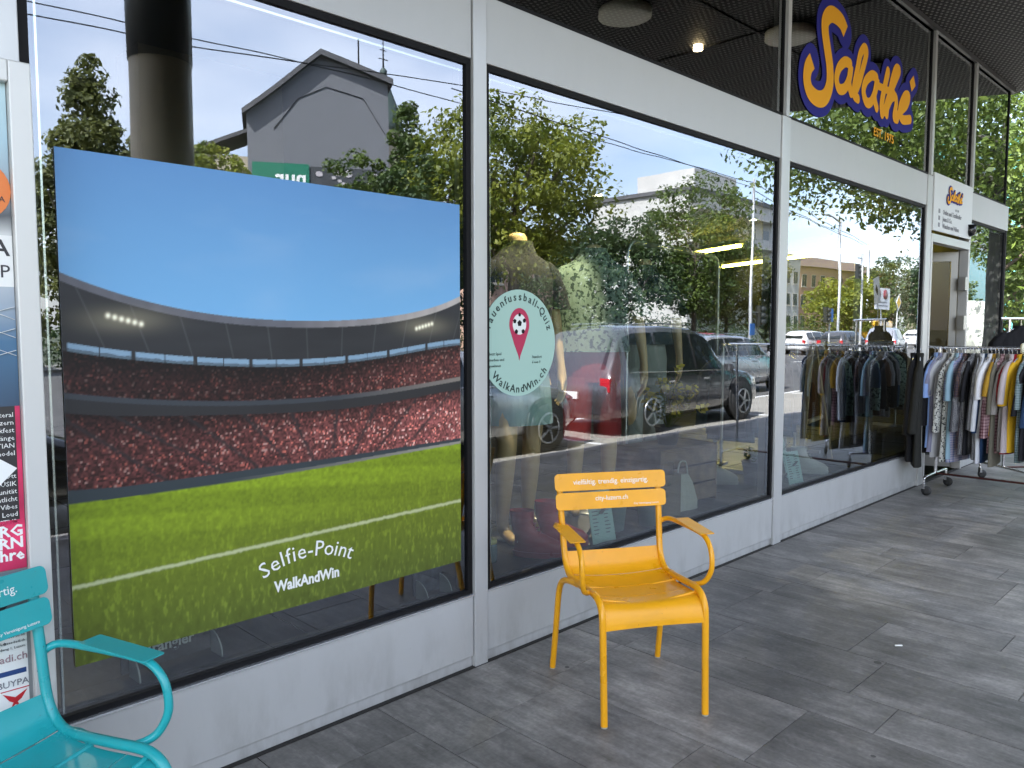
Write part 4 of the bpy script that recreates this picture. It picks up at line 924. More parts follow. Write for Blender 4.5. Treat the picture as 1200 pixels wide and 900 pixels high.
house('apartment_building','long orange-brown building with a dark roof mirrored in the third window',112,150,-50,10.5,ORW,BROOF,(12,(1.5,4.6,7.6),1.3,1.7),'hip')
house('apartment_building','grey-white block left of the long orange building',98,108,-48,11.2,PALEW,GROOF,(4,(1.5,4.6,7.7),1.2,1.6),'flat')
house('apartment_building','beige corner house at the right end of the third window reflection',150,172,-36,10,BEIGEW,BROOF,(6,(1.5,4.6),1.3,1.7),'hip')
house('garden_pavilion','low white kiosk with a red sign mirrored at the far left edge',1.4,5.4,-27,3.0,mat('kiosk_white',(.5,.5,.48),.7),GROOF,(3,(.8,),.9,1.4),'flat',depth=4)
tq = house('glass_office','teal glass office block behind the trees in the upper windows',122,158,-34,28,mat('teal_glass',(.08,.30,.30),.15,.2),mat('teal_frame',(.2,.3,.3),.4),(9,(13.5,17,20.5,24),3.6,2.8),'flat',sill=False,depth=3)
tq['group'] = 'buildings across the road'
house('glass_office','second teal glass office block beyond the trees past the shop corner',60,80,12,14,MATS['teal_glass'],MATS['teal_frame'],(5,(1.5,5,8.5),3.2,2.6),'flat',sill=False)

# ================================================================ STREET FURNITURE
POLEM = mat('galvanised_pole',(.38,.39,.39),.45,.5)
def pole(name, label, cat, loc, h, r=.07, arm=None):
    t = thing(name, label, cat, loc)
    MB().lathe([(r*1.6,-.1),(r*1.6,.25),(r*1.1,.35),(r,.5),(r*.7,h),(0,h)],n=12).build('pole', POLEM, t)
    if arm: MB().tube([(0,0,h-.2),(arm*.5,0,h+.1),(arm,0,h+.15)],r*.5,n=8).build('arm', POLEM, t)
    return t
def signal(parent, x, y, z, lit=None):
    b = MB().box(x-.14,x+.14,y-.10,y+.10,z,z+.86).build('signal_head', mat('signal_black',(.015,.018,.017),.5), parent)
    for k_, (cn, cc) in enumerate((('red',(.12,.01,.01)),('amber',(.12,.06,.01)),('green',(.01,.12,.06)))):
        mm = mat('lens_'+cn, cc, .3) if lit != cn else mat('lit_lens_'+cn,(.02,.8,.45),.3,emis=((.02,1,.5),3))
        MB().lathe([(0,0),(.1,0),(.1,.03),(0,.03)],(x,y+.10,z+.70-.27*k_),n=14,axis='y').build('lens', mm, b)
        MB().lathe([(.112,0),(.112,.14)],(x,y+.10,z+.70-.27*k_),n=14,axis='y').build('visor', MATS['signal_black'], b)
t = pole('traffic_light_mast','tall grey traffic light mast with a green light at the right of the second window','traffic light',(30.9,-14,-.12),7.9)
signal(t,.75,0,1.75,'green'); MB().box(.1,.65,-.02,.02,2.3,2.34).build('bracket',POLEM,t); MB().box(-.18,.18,.08,.10,1.35,1.85).build('blue_plate',mat('blue_sign',(.02,.16,.5),.5),t)
t = pole('tram_wire_mast','slim grey overhead-wire mast in the middle of the third window reflection','mast',(59,-22,-.12),9.6,.13,arm=-3)
t = pole('tram_wire_mast','shorter overhead-wire mast right of the hanging traffic signal','mast',(75,-26,-.12),9.4,.14)
t = pole('traffic_light_mast','mast with a dark traffic signal hanging in the third window reflection','traffic light',(47.9,-16,-.12),6.1,.09)
signal(t,-.8,0,4.5); MB().box(-.8,-.1,-.03,.03,5.7,5.76).build('bracket',POLEM,t)
t = pole('traffic_light','small pedestrian signal with a blue arrow plate in the third window reflection','traffic light',(43.3,-16,-.12),2.4,.05)
signal(t,-.4,0,1.95); MB().box(-.12,.35,.06,.08,2.0,2.75).build('blue_plate',mat('blue_sign',(.02,.16,.5),.5),t)
t = pole('road_sign','square white road sign with two round symbols on a post','sign',(56.4,-18,-.12),4.3,.05)
MB().box(-1.35,1.35,.06,.09,2.9,4.35).build('sign_plate',mat('sign_white',(.7,.7,.7),.5),t)
for x in (-.6,.6): MB().lathe([(.0,0),(.34,0),(.34,.02),(0,.02)],(x,.09,3.92),n=20,axis='y').build('round_symbol',mat('symbol_red',(.2,.03,.04),.5),t)
MB().box(-.9,.9,.092,.098,3.35,3.42).box(-1,1,.092,.098,3.12,3.19).build('text_rule',GP,t)
t = pole('priority_sign','yellow and white diamond road sign on a short post','sign',(65.4,-20,-.12),3.1,.05)
MB().prism([(0,2.95),(.65,3.6),(0,4.25),(-.65,3.6)],.06,.08).build('sign_plate',mat('sign_white',(.7,.7,.7),.5),t)
MB().prism([(0,3.12),(.48,3.6),(0,4.08),(-.48,3.6)],.082,.09).build('yellow_diamond',mat('sign_yellow',(.7,.42,.02),.5),t)
def wire(label, pts, r=.018):
    o = MB().tube(pts, r, n=5, smooth_path=5).build('overhead_wire', BLACK); tag(o, label, 'wire', 'overhead tram wires')
wire('long overhead wire crossing the sky above the stadium poster',[(-12,-14,7.4),(4,-14,7.25),(14.7,-14,8.2),(24,-14,8.9)],.014)
wire('second overhead wire close under the one above the poster',[(-12,-15,7.2),(9,-15,8.0),(17,-15,8.05),(30.9,-14,7.6)],.014)
wire('overhead wire running toward the tall traffic light mast',[(10,-9,6.1),(20,-11,6.6),(30.9,-14,7.4)],.012)
wire('overhead wire between the mast and the slim mast',[(30.9,-14,7.3),(45,-18,7.8),(59,-22,8.6)],.016)
wire('overhead wire across the third window reflection',[(30.9,-14,7.0),(52,-19.8,8.0),(75,-26,8.9)],.018)
wire('highest overhead wire reaching the farthest mast',[(30.9,-14,7.6),(53,-20,8.3),(75,-26,9.1)],.018)

# ================================================================ CARS
def car(label, paint, loc, rz, Lc=4.5, Hc=1.52, Wc=1.82, kind='wagon', roofm=None, name='parked_car', group='cars parked along the kerb', detail=True, stripe=None):
    t = thing(name, label, 'car' if kind != 'van' else 'van', loc, rz, group)
    w = Wc/2
    # stations x: rear -L/2 .. front L/2 : (x, zlow, zbelt, ztop, wb, wt)
    h = Hc
    if kind == 'van':
        st_ = [(-.5,.30,1.0,h*.97,.96,.90),(-.48,.28,1.0,h,.98,.92),(-.2,.26,1.0,h,1,.93),(.1,.26,1.0,h,1,.93),(.24,.26,1.0,h*.99,1,.92),(.36,.26,1.0,h*.70,1,.86),(.42,.27,.98,1.08,.98,.84),(.48,.30,.92,.98,.93,.8),(.5,.36,.80,.84,.85,.75)]
    elif kind == 'wagon':
        st_ = [(-.5,.40,.72,.74,.86,.76),(-.492,.30,.90,.93,.93,.80),(-.47,.26,.97,1.05,.96,.78),(-.41,.23,.99,h*.93,.98,.74),(-.34,.22,.985,h*.985,1,.74),(-.15,.21,.965,h,1,.745),(.03,.21,.945,h*.985,1,.74),(.12,.21,.935,h*.93,1,.73),(.22,.21,.92,1.08,.995,.76),(.255,.22,.915,.965,.99,.80),(.38,.23,.85,.90,.97,.78),(.455,.25,.75,.79,.92,.74),(.487,.28,.64,.66,.84,.70),(.5,.36,.55,.56,.72,.60)]
    else:
        st_ = [(-.5,.40,.70,.72,.84,.74),(-.485,.30,.92,.95,.92,.80),(-.43,.25,.98,h*.88,.96,.72),(-.36,.22,.98,h*.97,.98,.74),(-.12,.21,.95,h,1,.745),(.08,.21,.93,h*.965,1,.74),(.17,.21,.92,h*.88,1,.73),(.27,.21,.91,1.03,.99,.77),(.30,.22,.90,.95,.985,.80),(.40,.24,.82,.87,.96,.77),(.47,.27,.70,.73,.88,.72),(.5,.36,.55,.57,.74,.62)]
    vs = []; fs = []; n = 14
    for (x,zl,zb,zt,wb,wt) in st_:
        X = x*Lc; a = w*wb; b = w*wt
        half = [(0,zl),(a*.80,zl),(a*.97,zl+.10),(a,zl+.35*(zb-zl)),(a*.985,zl+.72*(zb-zl)),(a*.95,zb),(a*.95*(.35)+b*.65,zb+.6*(zt-zb)),(b*.97,zt-.05*min(1,(zt-zb)*2)),(b*.80,zt-.01),(0,zt+.015)]
        ring = [(X,-p[0],p[1]) for p in half]+[(X,p[0],p[1]) for p in half[-2:0:-1]]
        vs += ring; n = len(ring)
    for i in range(len(st_)-1):
        for k_ in range(n): fs.append((i*n+k_,i*n+(k_+1)%n,(i+1)*n+(k_+1)%n,(i+1)*n+k_))
    fs.append(tuple(range(n))); fs.append(tuple((len(st_)-1)*n+k_ for k_ in range(n)))
    body = MB().add(vs, fs, True).build('body', paint, t)
    # wheel arches + wheels
    wr = .335 if Hc < 1.7 else .36; fx, rx = .305*Lc, -.295*Lc
    for wx in (fx, rx):
        for s_ in (-1,1):
            MB().lathe([(0,0),(wr+.055,0),(wr+.055,.03),(wr+.03,.04),(0,.04)] if s_ > 0 else [(0,0),(wr+.055,0),(wr+.055,-.03),(wr+.03,-.04),(0,-.04)],(wx,s_*(w*.975),wr+.03),n=28,axis='y').build('wheel_arch', RUBBER, t)
            wh = MB().lathe([(wr*.62,.0),(wr*.95,.0),(wr,.03),(wr,.17),(wr*.95,.2),(wr*.62,.2)],(0,0,0),n=28,axis='y'); wo_ = wh.build('wheel', RUBBER, t, loc=(wx, s_*(w-.06)-.10, wr))
            rim = MB()
            sy = .205 if s_ > 0 else -.005
            for q in range(5):
                a = 2*math.pi*q/5; rim.bar((0,sy,0),(math.cos(a)*wr*.6,sy,math.sin(a)*wr*.6),.05,.03)
            rim.tube([(wr*.6*math.cos(2*math.pi*q/20),sy,wr*.6*math.sin(2*math.pi*q/20)) for q in range(21)],.016,n=6,caps=False)
            rim.build('rim', STEEL, wo_)
    if kind == 'van':
        for s_ in (-1,1):
            MB().add([(.22*Lc,s_*(w*.97+.004),1.08),(.35*Lc,s_*(w*.95+.012),1.06),(.27*Lc,s_*(w*.93+.02),h*.8),(.22*Lc,s_*(w*.93+.02),h*.82)],[(0,1,2,3)]).build('side_window', MIRROR_DK, t)
            if stripe: MB().box(-.47*Lc,.2*Lc,s_*(w+.004)-.002,s_*(w+.004)+.002,h*.58,h*.76).build('yellow_stripe', stripe, t)
        MB().add([(.405*Lc,-w*.8,1.18),(.405*Lc,w*.8,1.18),(.262*Lc,w*.82,h*.95),(.262*Lc,-w*.82,h*.95)],[(0,1,2,3)]).build('windscreen', MIRROR_DK, t)
    else:
        # side windows follow the belt and the roof edge
        def belt(x): return np.interp(x,[q[0] for q in st_],[q[2] for q in st_])
        def topz(x): return np.interp(x,[q[0] for q in st_],[q[3] for q in st_])
        def wbf(x): return np.interp(x,[q[0] for q in st_],[q[4] for q in st_])*w*.95
        def wtf(x): return np.interp(x,[q[0] for q in st_],[q[5] for q in st_])*w
        x_rear = -.40 if kind == 'wagon' else -.39; x_f = .20 if kind == 'wagon' else .255
        cuts = [(x_rear,-.235),(-.22,-.015),(0.0,x_f)]
        for s_ in (-1,1):
            for (xa, xb) in cuts:
                vs = []; N_ = 6
                for i in range(N_+1):
                    x = xa+(xb-xa)*i/N_; zb = belt(x); zt = topz(x); 
                    z0 = zb+.02; z1 = max(z0+.004, zb+(zt-zb)*.86); 
                    y0 = wbf(x); y1 = y0*.35+wtf(x)*.65; f = .86/.6
                    ya = y0+.010; yb = (y1 if zt-zb > .1 else y0)*1.0+ (wtf(x)*.97-y1)*.72+.014
                    ym = y1+.012; zm = zb+.6*(zt-zb)
                    if zt-zb < .08: zm = z0+.002; ym = ya
                    vs += [(x*Lc,s_*ya,z0),(x*Lc,s_*ym,zm),(x*Lc,s_*yb,z1)]
                f_ = []
                for i in range(N_): f_ += [(3*i,3*i+3,3*i+4,3*i+1),(3*i+1,3*i+4,3*i+5,3*i+2)]
                MB().add(vs,f_,True).build('side_window', MIRROR_DK, t)
            cv = [(x*Lc, s_*(wbf(x)+.012), belt(x)+.008) for x in np.linspace(x_rear,x_f+.02,9)]
            MB().tube(cv,.011,n=6).build('chrome_strip', CHROME, t)
            if kind == 'wagon': MB().tube([(x*Lc,s_*wtf(x)*.86,topz(x)+.035) for x in np.linspace(-.33,.05,7)],.016,n=6).build('roof_rail', CHROME, t)
            MB().loft([(.17*Lc,s_*(w+.10),.93,.06,.10),(.175*Lc,s_*(w+.11),.99,.08,.11),(.17*Lc,s_*(w+.10),1.05,.05,.09)],n=12).build('door_mirror', paint, t)
            MB().add([(.485*Lc,s_*w*.48,.60),(.465*Lc,s_*w*.86,.62),(.44*Lc,s_*w*.905,.72),(.475*Lc,s_*w*.55,.69)],[(0,1,2,3)]).build('headlight', mat('headlight_glass',(.7,.72,.75),.08,.6), t)
            MB().box(-.497*Lc,-.478*Lc,s_*w*.80-.09,s_*w*.80+.09,.72,.92).build('tail_light', mat('tail_red',(.45,.01,.02),.2), t)
            for dx in (-.225,-.008,.19):
                MB().bar((dx*Lc,s_*(w+.001)*(.998),.40),(dx*Lc,s_*(wbf(dx)+.006),belt(dx)-.01),.008,.004).build('door_seam', BLACK, t)
            for dx in (-.19,.03): MB().box(dx*Lc,dx*Lc+.18,s_*(w*.985)-.012,s_*(w*.985)+.018,.80,.83).build('door_handle', CHROME, t)
        a0, a1 = ((.235,.135),( .285,.18))[kind != 'wagon']
        zA = 1.0; zB = topz(a1)+.006
        MB().add([(a0*Lc,-w*.73,topz(a0)+.03),(a0*Lc+.06,0,topz(a0)+.05),(a0*Lc,w*.73,topz(a0)+.03),(a1*Lc,w*.66,zB),(a1*Lc+.05,0,zB+.02),(a1*Lc,-w*.66,zB)],[(0,1,4,5),(1,2,3,4)]).build('windscreen', MIRROR_DK, t)
        r0, r1 = (-.468,-.415) if kind == 'wagon' else (-.482,-.42)
        MB().add([(r0*Lc-.02,-w*.7,1.02),(r0*Lc-.02,w*.7,1.02),(r1*Lc-.01,w*.64,topz(r1)-.03),(r1*Lc-.01,-w*.64,topz(r1)-.03)],[(0,1,2,3)]).build('rear_window', MIRROR_DK, t)
        MB().box(.497*Lc,.506*Lc,-.26,.26,.40,.51).build('number_plate', mat('plate_white',(.7,.7,.68),.5), t)
        MB().box(-.507*Lc,-.499*Lc,-.26,.26,.58,.69).build('number_plate', MATS['plate_white'], t)
        MB().box(.478*Lc,.498*Lc,-.42,.42,.54,.62).build('grille', BLACK, t)
    return t
def paintm(n, c, met=.3): return mat(n, c, .22, met, .5, coat=1.)
CAR_BK = paintm('black_car_paint',(.012,.013,.016)); CAR_DG = paintm('dark_grey_car_paint',(.11,.112,.118),.6); CAR_SV = paintm('silver_car_paint',(.42,.43,.45),.6)
CAR_WH = paintm('white_car_paint',(.7,.7,.7),0); CAR_RD = paintm('red_car_paint',(.45,.02,.05),.1)
zr = -.12
car('black estate car parked nearest the far left window reflection', CAR_BK, (-.15,-5.15,zr), 0, 4.6,1.66,1.86)
car('silver hatchback parked in the kerb row between the black and the dark grey estate', CAR_SV, (6.5,-5.4,zr), 0, 4.3,1.46,1.80,'hatch')
car('dark grey estate with silver roof rails parked nearest the corner, mirrored in the second window', CAR_DG, (11.7,-5.5,zr), 0, 4.7,1.72,1.88)
car('silver estate car parked behind the dark grey one further along the kerb', CAR_SV, (18.6,-8.2,zr), 0, 4.5,1.50,1.80,'wagon')
car('red hatchback waiting on the road with its roof showing above the dark grey estate', CAR_RD, (25.2,-12.6,zr), 0, 4.1,1.50,1.76,'hatch',name='car',group='cars on the road')
car('white hatchback mirrored at the left of the third window', CAR_WH, (47.5,-19.0,zr), 0, 4.2,1.48,1.78,'hatch',name='car',group='cars on the road')
car('silver grey estate with red tail lights mirrored in the middle of the third window', CAR_SV, (50.5,-15.4,zr), R(-12), 4.7,1.66,1.85,'wagon',name='car',group='cars on the road')
car('dark car just left of the silver grey estate in the third window', CAR_DG, (48.6,-17.2,zr), 0, 4.4,1.48,1.8,'hatch',name='car',group='cars on the road')
car('small white car beyond the silver grey estate', CAR_WH, (68,-19,zr), 0, 4.2,1.48,1.8,'hatch',name='car',group='cars on the road')
car('yellow delivery van mostly hidden behind the silver grey estate', paintm('yellow_van_paint',(.75,.40,.01),0), (75,-25,zr), 0, 5.2,2.3,1.95,'van',name='delivery_van',group='cars on the road')
car('tall white van with a yellow stripe mirrored in the corner window', paintm('cream_van_paint',(.68,.69,.58),0), (47.3,-9.6,zr), 0, 6.2,3.0,2.1,'van',name='delivery_van',group='cars on the road',stripe=mat('stripe_yellow',(.72,.42,.01),.4))

# ================================================================ MANNEQUINS AND WINDOW DISPLAY
def skin_body(name, verts, edges, radii, m, parent, sub=2, root=0):
    me = bpy.data.meshes.new(name); me.from_pydata(verts, edges, []); o = link(name, me, m, parent)
    o.modifiers.new('skin','SKIN'); sv_ = me.skin_vertices[0].data
    for i, r_ in enumerate(radii): sv_[i].radius = (r_,r_) if not hasattr(r_,'__len__') else r_; sv_[i].use_root = (i == root)
    s_ = o.modifiers.new('sub','SUBSURF'); s_.levels = sub; s_.render_levels = sub
    for mod in o.modifiers:
        if mod.type == 'SKIN': mod.use_smooth_shade = True
    return o
def mannequin(label, loc, rz, leg_spread=.10, step=.06, arm_out=.16, top_z=1.5, hand_fwd=.05):
    t = thing('mannequin', label, 'mannequin', loc, rz, 'mannequins in the shop window'); t.scale = (1.1,1.1,1.12)
    V = [(0,0,.93),(0,.01,1.08),(0,.0,1.24),(0,.01,1.38),(0,.01,1.47),(0,0,1.56),(0,.0,1.60)]; E_ = [(0,1),(1,2),(2,3),(3,4),(4,5),(5,6)]
    Rr = [(.15,.12),(.125,.10),(.14,.11),(.15,.105),(.075,.07),(.055,.055),(.05,.05)]
    for s_ in (-1,1):
        b = len(V); f = step*s_
        V += [(s_*.085,0,.86),(s_*(leg_spread),-.02+f*.4,.68),(s_*(leg_spread+.01),-.03+f,.49),(s_*(leg_spread+.015),.0+f,.33),(s_*(leg_spread+.015),.025+f,.09),(s_*(leg_spread+.02),.0+f,.045),(s_*(leg_spread+.03),-.15+f,.02)]
        Rr += [.088,.076,.054,.056,.034,.036,.026]; E_ += [(0,b)]+[(b+i,b+i+1) for i in range(6)]
    for s_ in (-1,1):
        b = len(V)
        V += [(s_*.17,.01,1.40),(s_*(.21+arm_out*.35),.03,1.15),(s_*(.20+arm_out*.5),-.02,.93),(s_*(.20+arm_out*.5),-hand_fwd,.84),(s_*(.195+arm_out*.5),-hand_fwd-.01,.78)]
        Rr += [.05,.04,.028,(.03,.018),(.026,.014)]; E_ += [(3,b)]+[(b+i,b+i+1) for i in range(4)]
        hb = b+4
        for fi in range(4):
            y = -hand_fwd-.01+(-.024+.016*fi); L_ = (.055,.068,.063,.05)[fi]; c_ = len(V)
            V += [(s_*(.195+arm_out*.5),y,.755),(s_*(.19+arm_out*.5-.01),y,.755-L_*.6),(s_*(.18+arm_out*.5-.02),y,.755-L_)]; Rr += [.010,.008,.006]; E_ += [(hb,c_),(c_,c_+1),(c_+1,c_+2)]
        c_ = len(V); V += [(s_*(.19+arm_out*.5-.015),-hand_fwd-.045,.80),(s_*(.19+arm_out*.5-.025),-hand_fwd-.06,.765)]; Rr += [.010,.008]; E_ += [(b+3,c_),(c_,c_+1)]
    skin_body('body', V, E_, Rr, SKIN, t)
    MB().lathe([(0,0),(.17,0),(.17,.008),(0,.008)],n=32).build('base_plate', STEEL, t)
    return t
def fabric(name, col, kind='plain', scale=40, c2=(.02,.03,.03)):
    if name in MATS: return MATS[name]
    m = bpy.data.materials.new(name); m.use_nodes = True; t = m.node_tree; b = t.nodes['Principled BSDF']; b.inputs['Roughness'].default_value = .85; b.inputs['Specular IOR Level'].default_value = .15
    tc_ = t.nodes.new('ShaderNodeTexCoord'); n = t.nodes.new('ShaderNodeTexNoise'); n.inputs['Scale'].default_value = scale; n.inputs['Detail'].default_value = 3
    t.links.new(tc_.outputs['Object'], n.inputs['Vector'])
    mxr = t.nodes.new('ShaderNodeMixRGB'); mxr.inputs[1].default_value = (*col,1); mxr.inputs[2].default_value = (*c2,1)
    if kind == 'floral':
        r = t.nodes.new('ShaderNodeValToRGB'); r.color_ramp.elements[0].position = .53; r.color_ramp.elements[1].position = .57; t.links.new(n.outputs[0], r.inputs[0]); t.links.new(r.outputs[0], mxr.inputs[0])
    elif kind == 'check':
        s_ = t.nodes.new('ShaderNodeSeparateXYZ'); t.links.new(tc_.outputs['Object'], s_.inputs[0]); acc = None
        for ax, fq in ((2,1),(0,1),(1,2)):
            mu = t.nodes.new('ShaderNodeMath'); mu.operation = 'MULTIPLY'; mu.inputs[1].default_value = scale*fq*.5; t.links.new(s_.outputs[ax], mu.inputs[0])
            fr_ = t.nodes.new('ShaderNodeMath'); fr_.operation = 'FRACT'; t.links.new(mu.outputs[0], fr_.inputs[0]); lt = t.nodes.new('ShaderNodeMath'); lt.operation = 'LESS_THAN'; lt.inputs[1].default_value = .38; t.links.new(fr_.outputs[0], lt.inputs[0])
            if acc is None: acc = lt
            else:
                a = t.nodes.new('ShaderNodeMath'); a.operation = 'ADD'; t.links.new(acc.outputs[0], a.inputs[0]); t.links.new(lt.outputs[0], a.inputs[1]); acc = a
        mu = t.nodes.new('ShaderNodeMath'); mu.operation = 'MULTIPLY'; mu.inputs[1].default_value = .42; t.links.new(acc.outputs[0], mu.inputs[0]); t.links.new(mu.outputs[0], mxr.inputs[0])
    elif kind == 'dots':
        v = t.nodes.new('ShaderNodeTexVoronoi'); v.inputs['Scale'].default_value = scale*2; v.inputs['Randomness'].default_value = .2; t.links.new(tc_.outputs['Object'], v.inputs['Vector'])
        lt = t.nodes.new('ShaderNodeMath'); lt.operation = 'LESS_THAN'; lt.inputs[1].default_value = .38; t.links.new(v.outputs['Distance'], lt.inputs[0]); t.links.new(lt.outputs[0], mxr.inputs[0])
    else:
        mr_ = t.nodes.new('ShaderNodeMapRange'); mr_.inputs[3].default_value = 0; mr_.inputs[4].default_value = .25; t.links.new(n.outputs[0], mr_.inputs[0]); t.links.new(mr_.outputs[0], mxr.inputs[0])
    t.links.new(mxr.outputs[0], b.inputs['Base Color'])
    n2 = t.nodes.new('ShaderNodeTexNoise'); n2.inputs['Scale'].default_value = 9; n2.inputs['Detail'].default_value = 3; mp_ = t.nodes.new('ShaderNodeMapping'); mp_.inputs['Scale'].default_value = (2,2,.5); t.links.new(tc_.outputs['Object'], mp_.inputs[0]); t.links.new(mp_.outputs[0], n2.inputs['Vector'])
    bu = t.nodes.new('ShaderNodeBump'); bu.inputs['Strength'].default_value = .7; bu.inputs['Distance'].default_value = .02; t.links.new(n2.outputs[0], bu.inputs['Height']); t.links.new(bu.outputs[0], b.inputs['Normal'])
    MATS[name] = m; return m
def shirt(parent, m, z0=.98, z1=1.50, w=.205, d=.135, name='shirt', sl=.25, arm_out=.16, flare=1.08):
    s_ = MB().loft([(0,0,z0,w*flare,d*flare),(0,0,z0+.12,w*.98,d*1.02),(0,0,z0+.26,w,d),(0,0,z1-.14,w*1.03,d),(0,.005,z1-.06,w*.92,d*.85),(0,.005,z1-.015,w*.55,d*.62),(0,0,z1+.03,.085,.082),(0,0,z1+.05,.082,.08)],n=28,caps=False,wob=.03).build(name, m, parent)
    for q in (-1,1):
        L_ = sl
        MB().loft([(q*(.215+arm_out*.33+.01),.02,z1-.08-L_,.073,.075),(q*(.205+arm_out*.2),.02,z1-.08-L_*.5,.07,.078),(q*.18,.01,z1-.09,.062,.078),(q*.15,.01,z1-.05,.045,.06)],n=18,caps=False,wob=.04).build('sleeve', m, s_)
def shorts(parent, m, z1=1.02, z0=.55, name='shorts', w=.165, spread=.10, step=.06):
    MB().loft([(0,0,.78,w*1.05,.125),(0,0,.88,w*1.06,.13),(0,0,z1,w*.92,.118)],n=24,caps=False,wob=.02).build(name, m, parent)
    for q in (-1,1):
        zz = z0
        MB().loft([(q*(spread+.005),step*q*(.9 if z0 > .4 else .6)*min(1,(.86-zz)/.37)-.01,zz,.085,.095),(q*(spread*.95),step*q*.4,(zz+.80)/2,.088,.105),(q*.08,0,.81,.090,.118)],n=20,caps=False,wob=.03).build('trouser_leg', m, parent)
m1 = mannequin('mannequin in a denim skirt with bare tan legs, behind the round sticker',(3.30,.62,.34),R(-18),step=.07,arm_out=.10)
DEN = fabric('light_denim',(.20,.36,.38),scale=120,c2=(.5,.6,.6)); WT = fabric('dim_grey_knit',(.035,.037,.042),scale=60,c2=(.06,.06,.065))
MB().loft([(0,0,.60,.205,.155),(0,0,.70,.197,.152),(0,0,.86,.18,.145),(0,0,1.0,.145,.118),(0,0,1.04,.14,.115)],n=30,caps=False,wob=.02).build('denim_skirt', DEN, m1)
shirt(m1, WT, z0=1.0, sl=.22, arm_out=.10)
m2 = mannequin('mannequin in a pale leaf-print shirt and dark red shorts',(4.12,.72,.34),R(-40),step=.05,arm_out=.22)
FLO = fabric('leaf_print',(.17,.235,.20),'floral',40,(.03,.05,.045)); REDS = fabric('dark_red_cotton',(.22,.018,.025),scale=80,c2=(.3,.05,.05))
shirt(m2, FLO, z0=.96, z1=1.52, w=.215, d=.145, sl=.27, arm_out=.22); shorts(m2, REDS, z0=.44, step=.05)
MB().tube([(.158*math.cos(a)*1.0,.122*math.sin(a),1.015) for a in np.linspace(0,2*math.pi,30)],.012,n=6,caps=False).build('belt', BLACK, m2)
m3 = mannequin('mannequin in pale grey trousers standing behind the metal frame pole',(5.30,1.15,.34),R(-40),arm_out=.12)
PALEG = fabric('pale_grey_linen',(.30,.33,.30),scale=70,c2=(.4,.42,.38)); shorts(m3, PALEG, z0=.10, name='trousers'); shirt(m3, fabric('dark_navy_knit',(.02,.035,.05),scale=60,c2=(.03,.05,.07)), z0=.98)

# metal display frame with pole
fr = thing('display_stand','tall grey metal tube stand for clothes in the second window','clothes stand',(4.60,.8,.34))
MB().tube([(0,0,0),(0,0,1.78),(.03,0,1.83),(.08,0,1.85),(1.5,.2,1.85),(1.56,.2,1.82),(1.58,.2,1.76),(1.58,.2,0)],.017,n=10).build('tube_frame', STEEL, fr)
MB().box(-.2,.2,-.02,.02,0,.02).box(1.38,1.78,.18,.22,0,.02).build('floor_bar', STEEL, fr)

# garments --------------------------------------------------
def garment_parts(root, m, length, sleeve, w=.21, th=.030, zt=1.29, hook=.085, seed=0, flare=1.1, coat=False):
    rd = random.Random(seed)
    z0 = zt-length
    rg = [(rd.uniform(-.01,.01),0,z0,w*flare,th*1.25),(0,rd.uniform(-.006,.006),z0+length*.25,w*1.04,th*1.15),(0,0,z0+length*.55,w,th),(0,0,zt-.13,w*.98,th*.95),(0,0,zt-.055,w*.78,th*.8),(0,0,zt-.012,w*.36,th*.8),(0,0,zt+.022,.062,th*.9),(0,0,zt+.034,.058,th*.8)]
    MB().loft(rg,n=26,power=2.4,wob=.10).build('garment_body', m, root)
    for q in (-1,1):
        L_ = sleeve
        sw = .075 if sleeve < .35 else .06
        dy = rd.uniform(-.012,.07)*(1 if sleeve > .35 else .5)
        MB().loft([(q*(w+.055+.05*(L_>.35)*0),dy,zt-.10-L_,sw*.85,th*.95),(q*(w+.050),dy*.7,zt-.10-L_*.55,sw*.95,th*.95),(q*(w+.015),dy*.3,zt-.14,sw,th*.9),(q*(w-.03),0,zt-.075,sw*.8,th*.8),(q*(w-.08),0,zt-.035,sw*.5,th*.6)],n=16,power=2.3,wob=.08).build('sleeve', m, root)
    hg = MB().tube([(-.19,0,zt-.06),(-.10,0,zt-.01),(0,0,zt+.03),(.10,0,zt-.01),(.19,0,zt-.06)],.005,n=6)
    hk = [(0,0,zt+.03),(0,0,zt+hook-.03)]+[(.016*math.cos(R(a))-.016,0,zt+hook-.030+.02*math.sin(R(a))*1.6) for a in (20,60,100,140,170)]
    hg.tube(hk,.0028,n=6); hg.build('hanger', CHROME, root)
def cloth_rack(label, loc, rz, Lr, h, wheels=True, half=.32):
    t = thing('clothes_rack', label, 'clothes rack', loc, rz, None)
    # rail along local X from 0..Lr
    MB().tube([(0,0,h),(Lr,0,h)],.014,n=10).build('rail', CHROME, t)
    for x in (.10,Lr-.10):
        MB().tube([(x,0,h),(x,0,.17)],.014,n=10).build('upright', CHROME, t)
        MB().tube([(x,-half,.11),(x,-half,.15),(x,-half+.05,.17),(x,half-.05,.17),(x,half,.15),(x,half,.11)],.012,n=8,smooth_path=3).build('foot_bar', CHROME, t)
        for q in (-1,1):
            c = MB().box(x-.012,x+.012,q*half-.016,q*half+.016,.06,.115).build('caster_fork', CHROME, t)
            MB().lathe([(.012,-.010),(.043,-.010),(.045,0),(.043,.010),(.012,.010)],(x+.022,q*half,.045),n=20,axis='y').build('caster_wheel', RUBBER, c)
    MB().tube([(.10,0,.17),(Lr-.10,0,.17)],.010,n=8).build('bottom_bar', mat('dark_red_bar',(.06,.015,.012),.4,.4), t)
    return t
RH = 1.385
rk = cloth_rack('chrome rolling clothes rack packed with shirts in front of the shop door',(8.22,-.10,0),R(-90),1.9,RH)
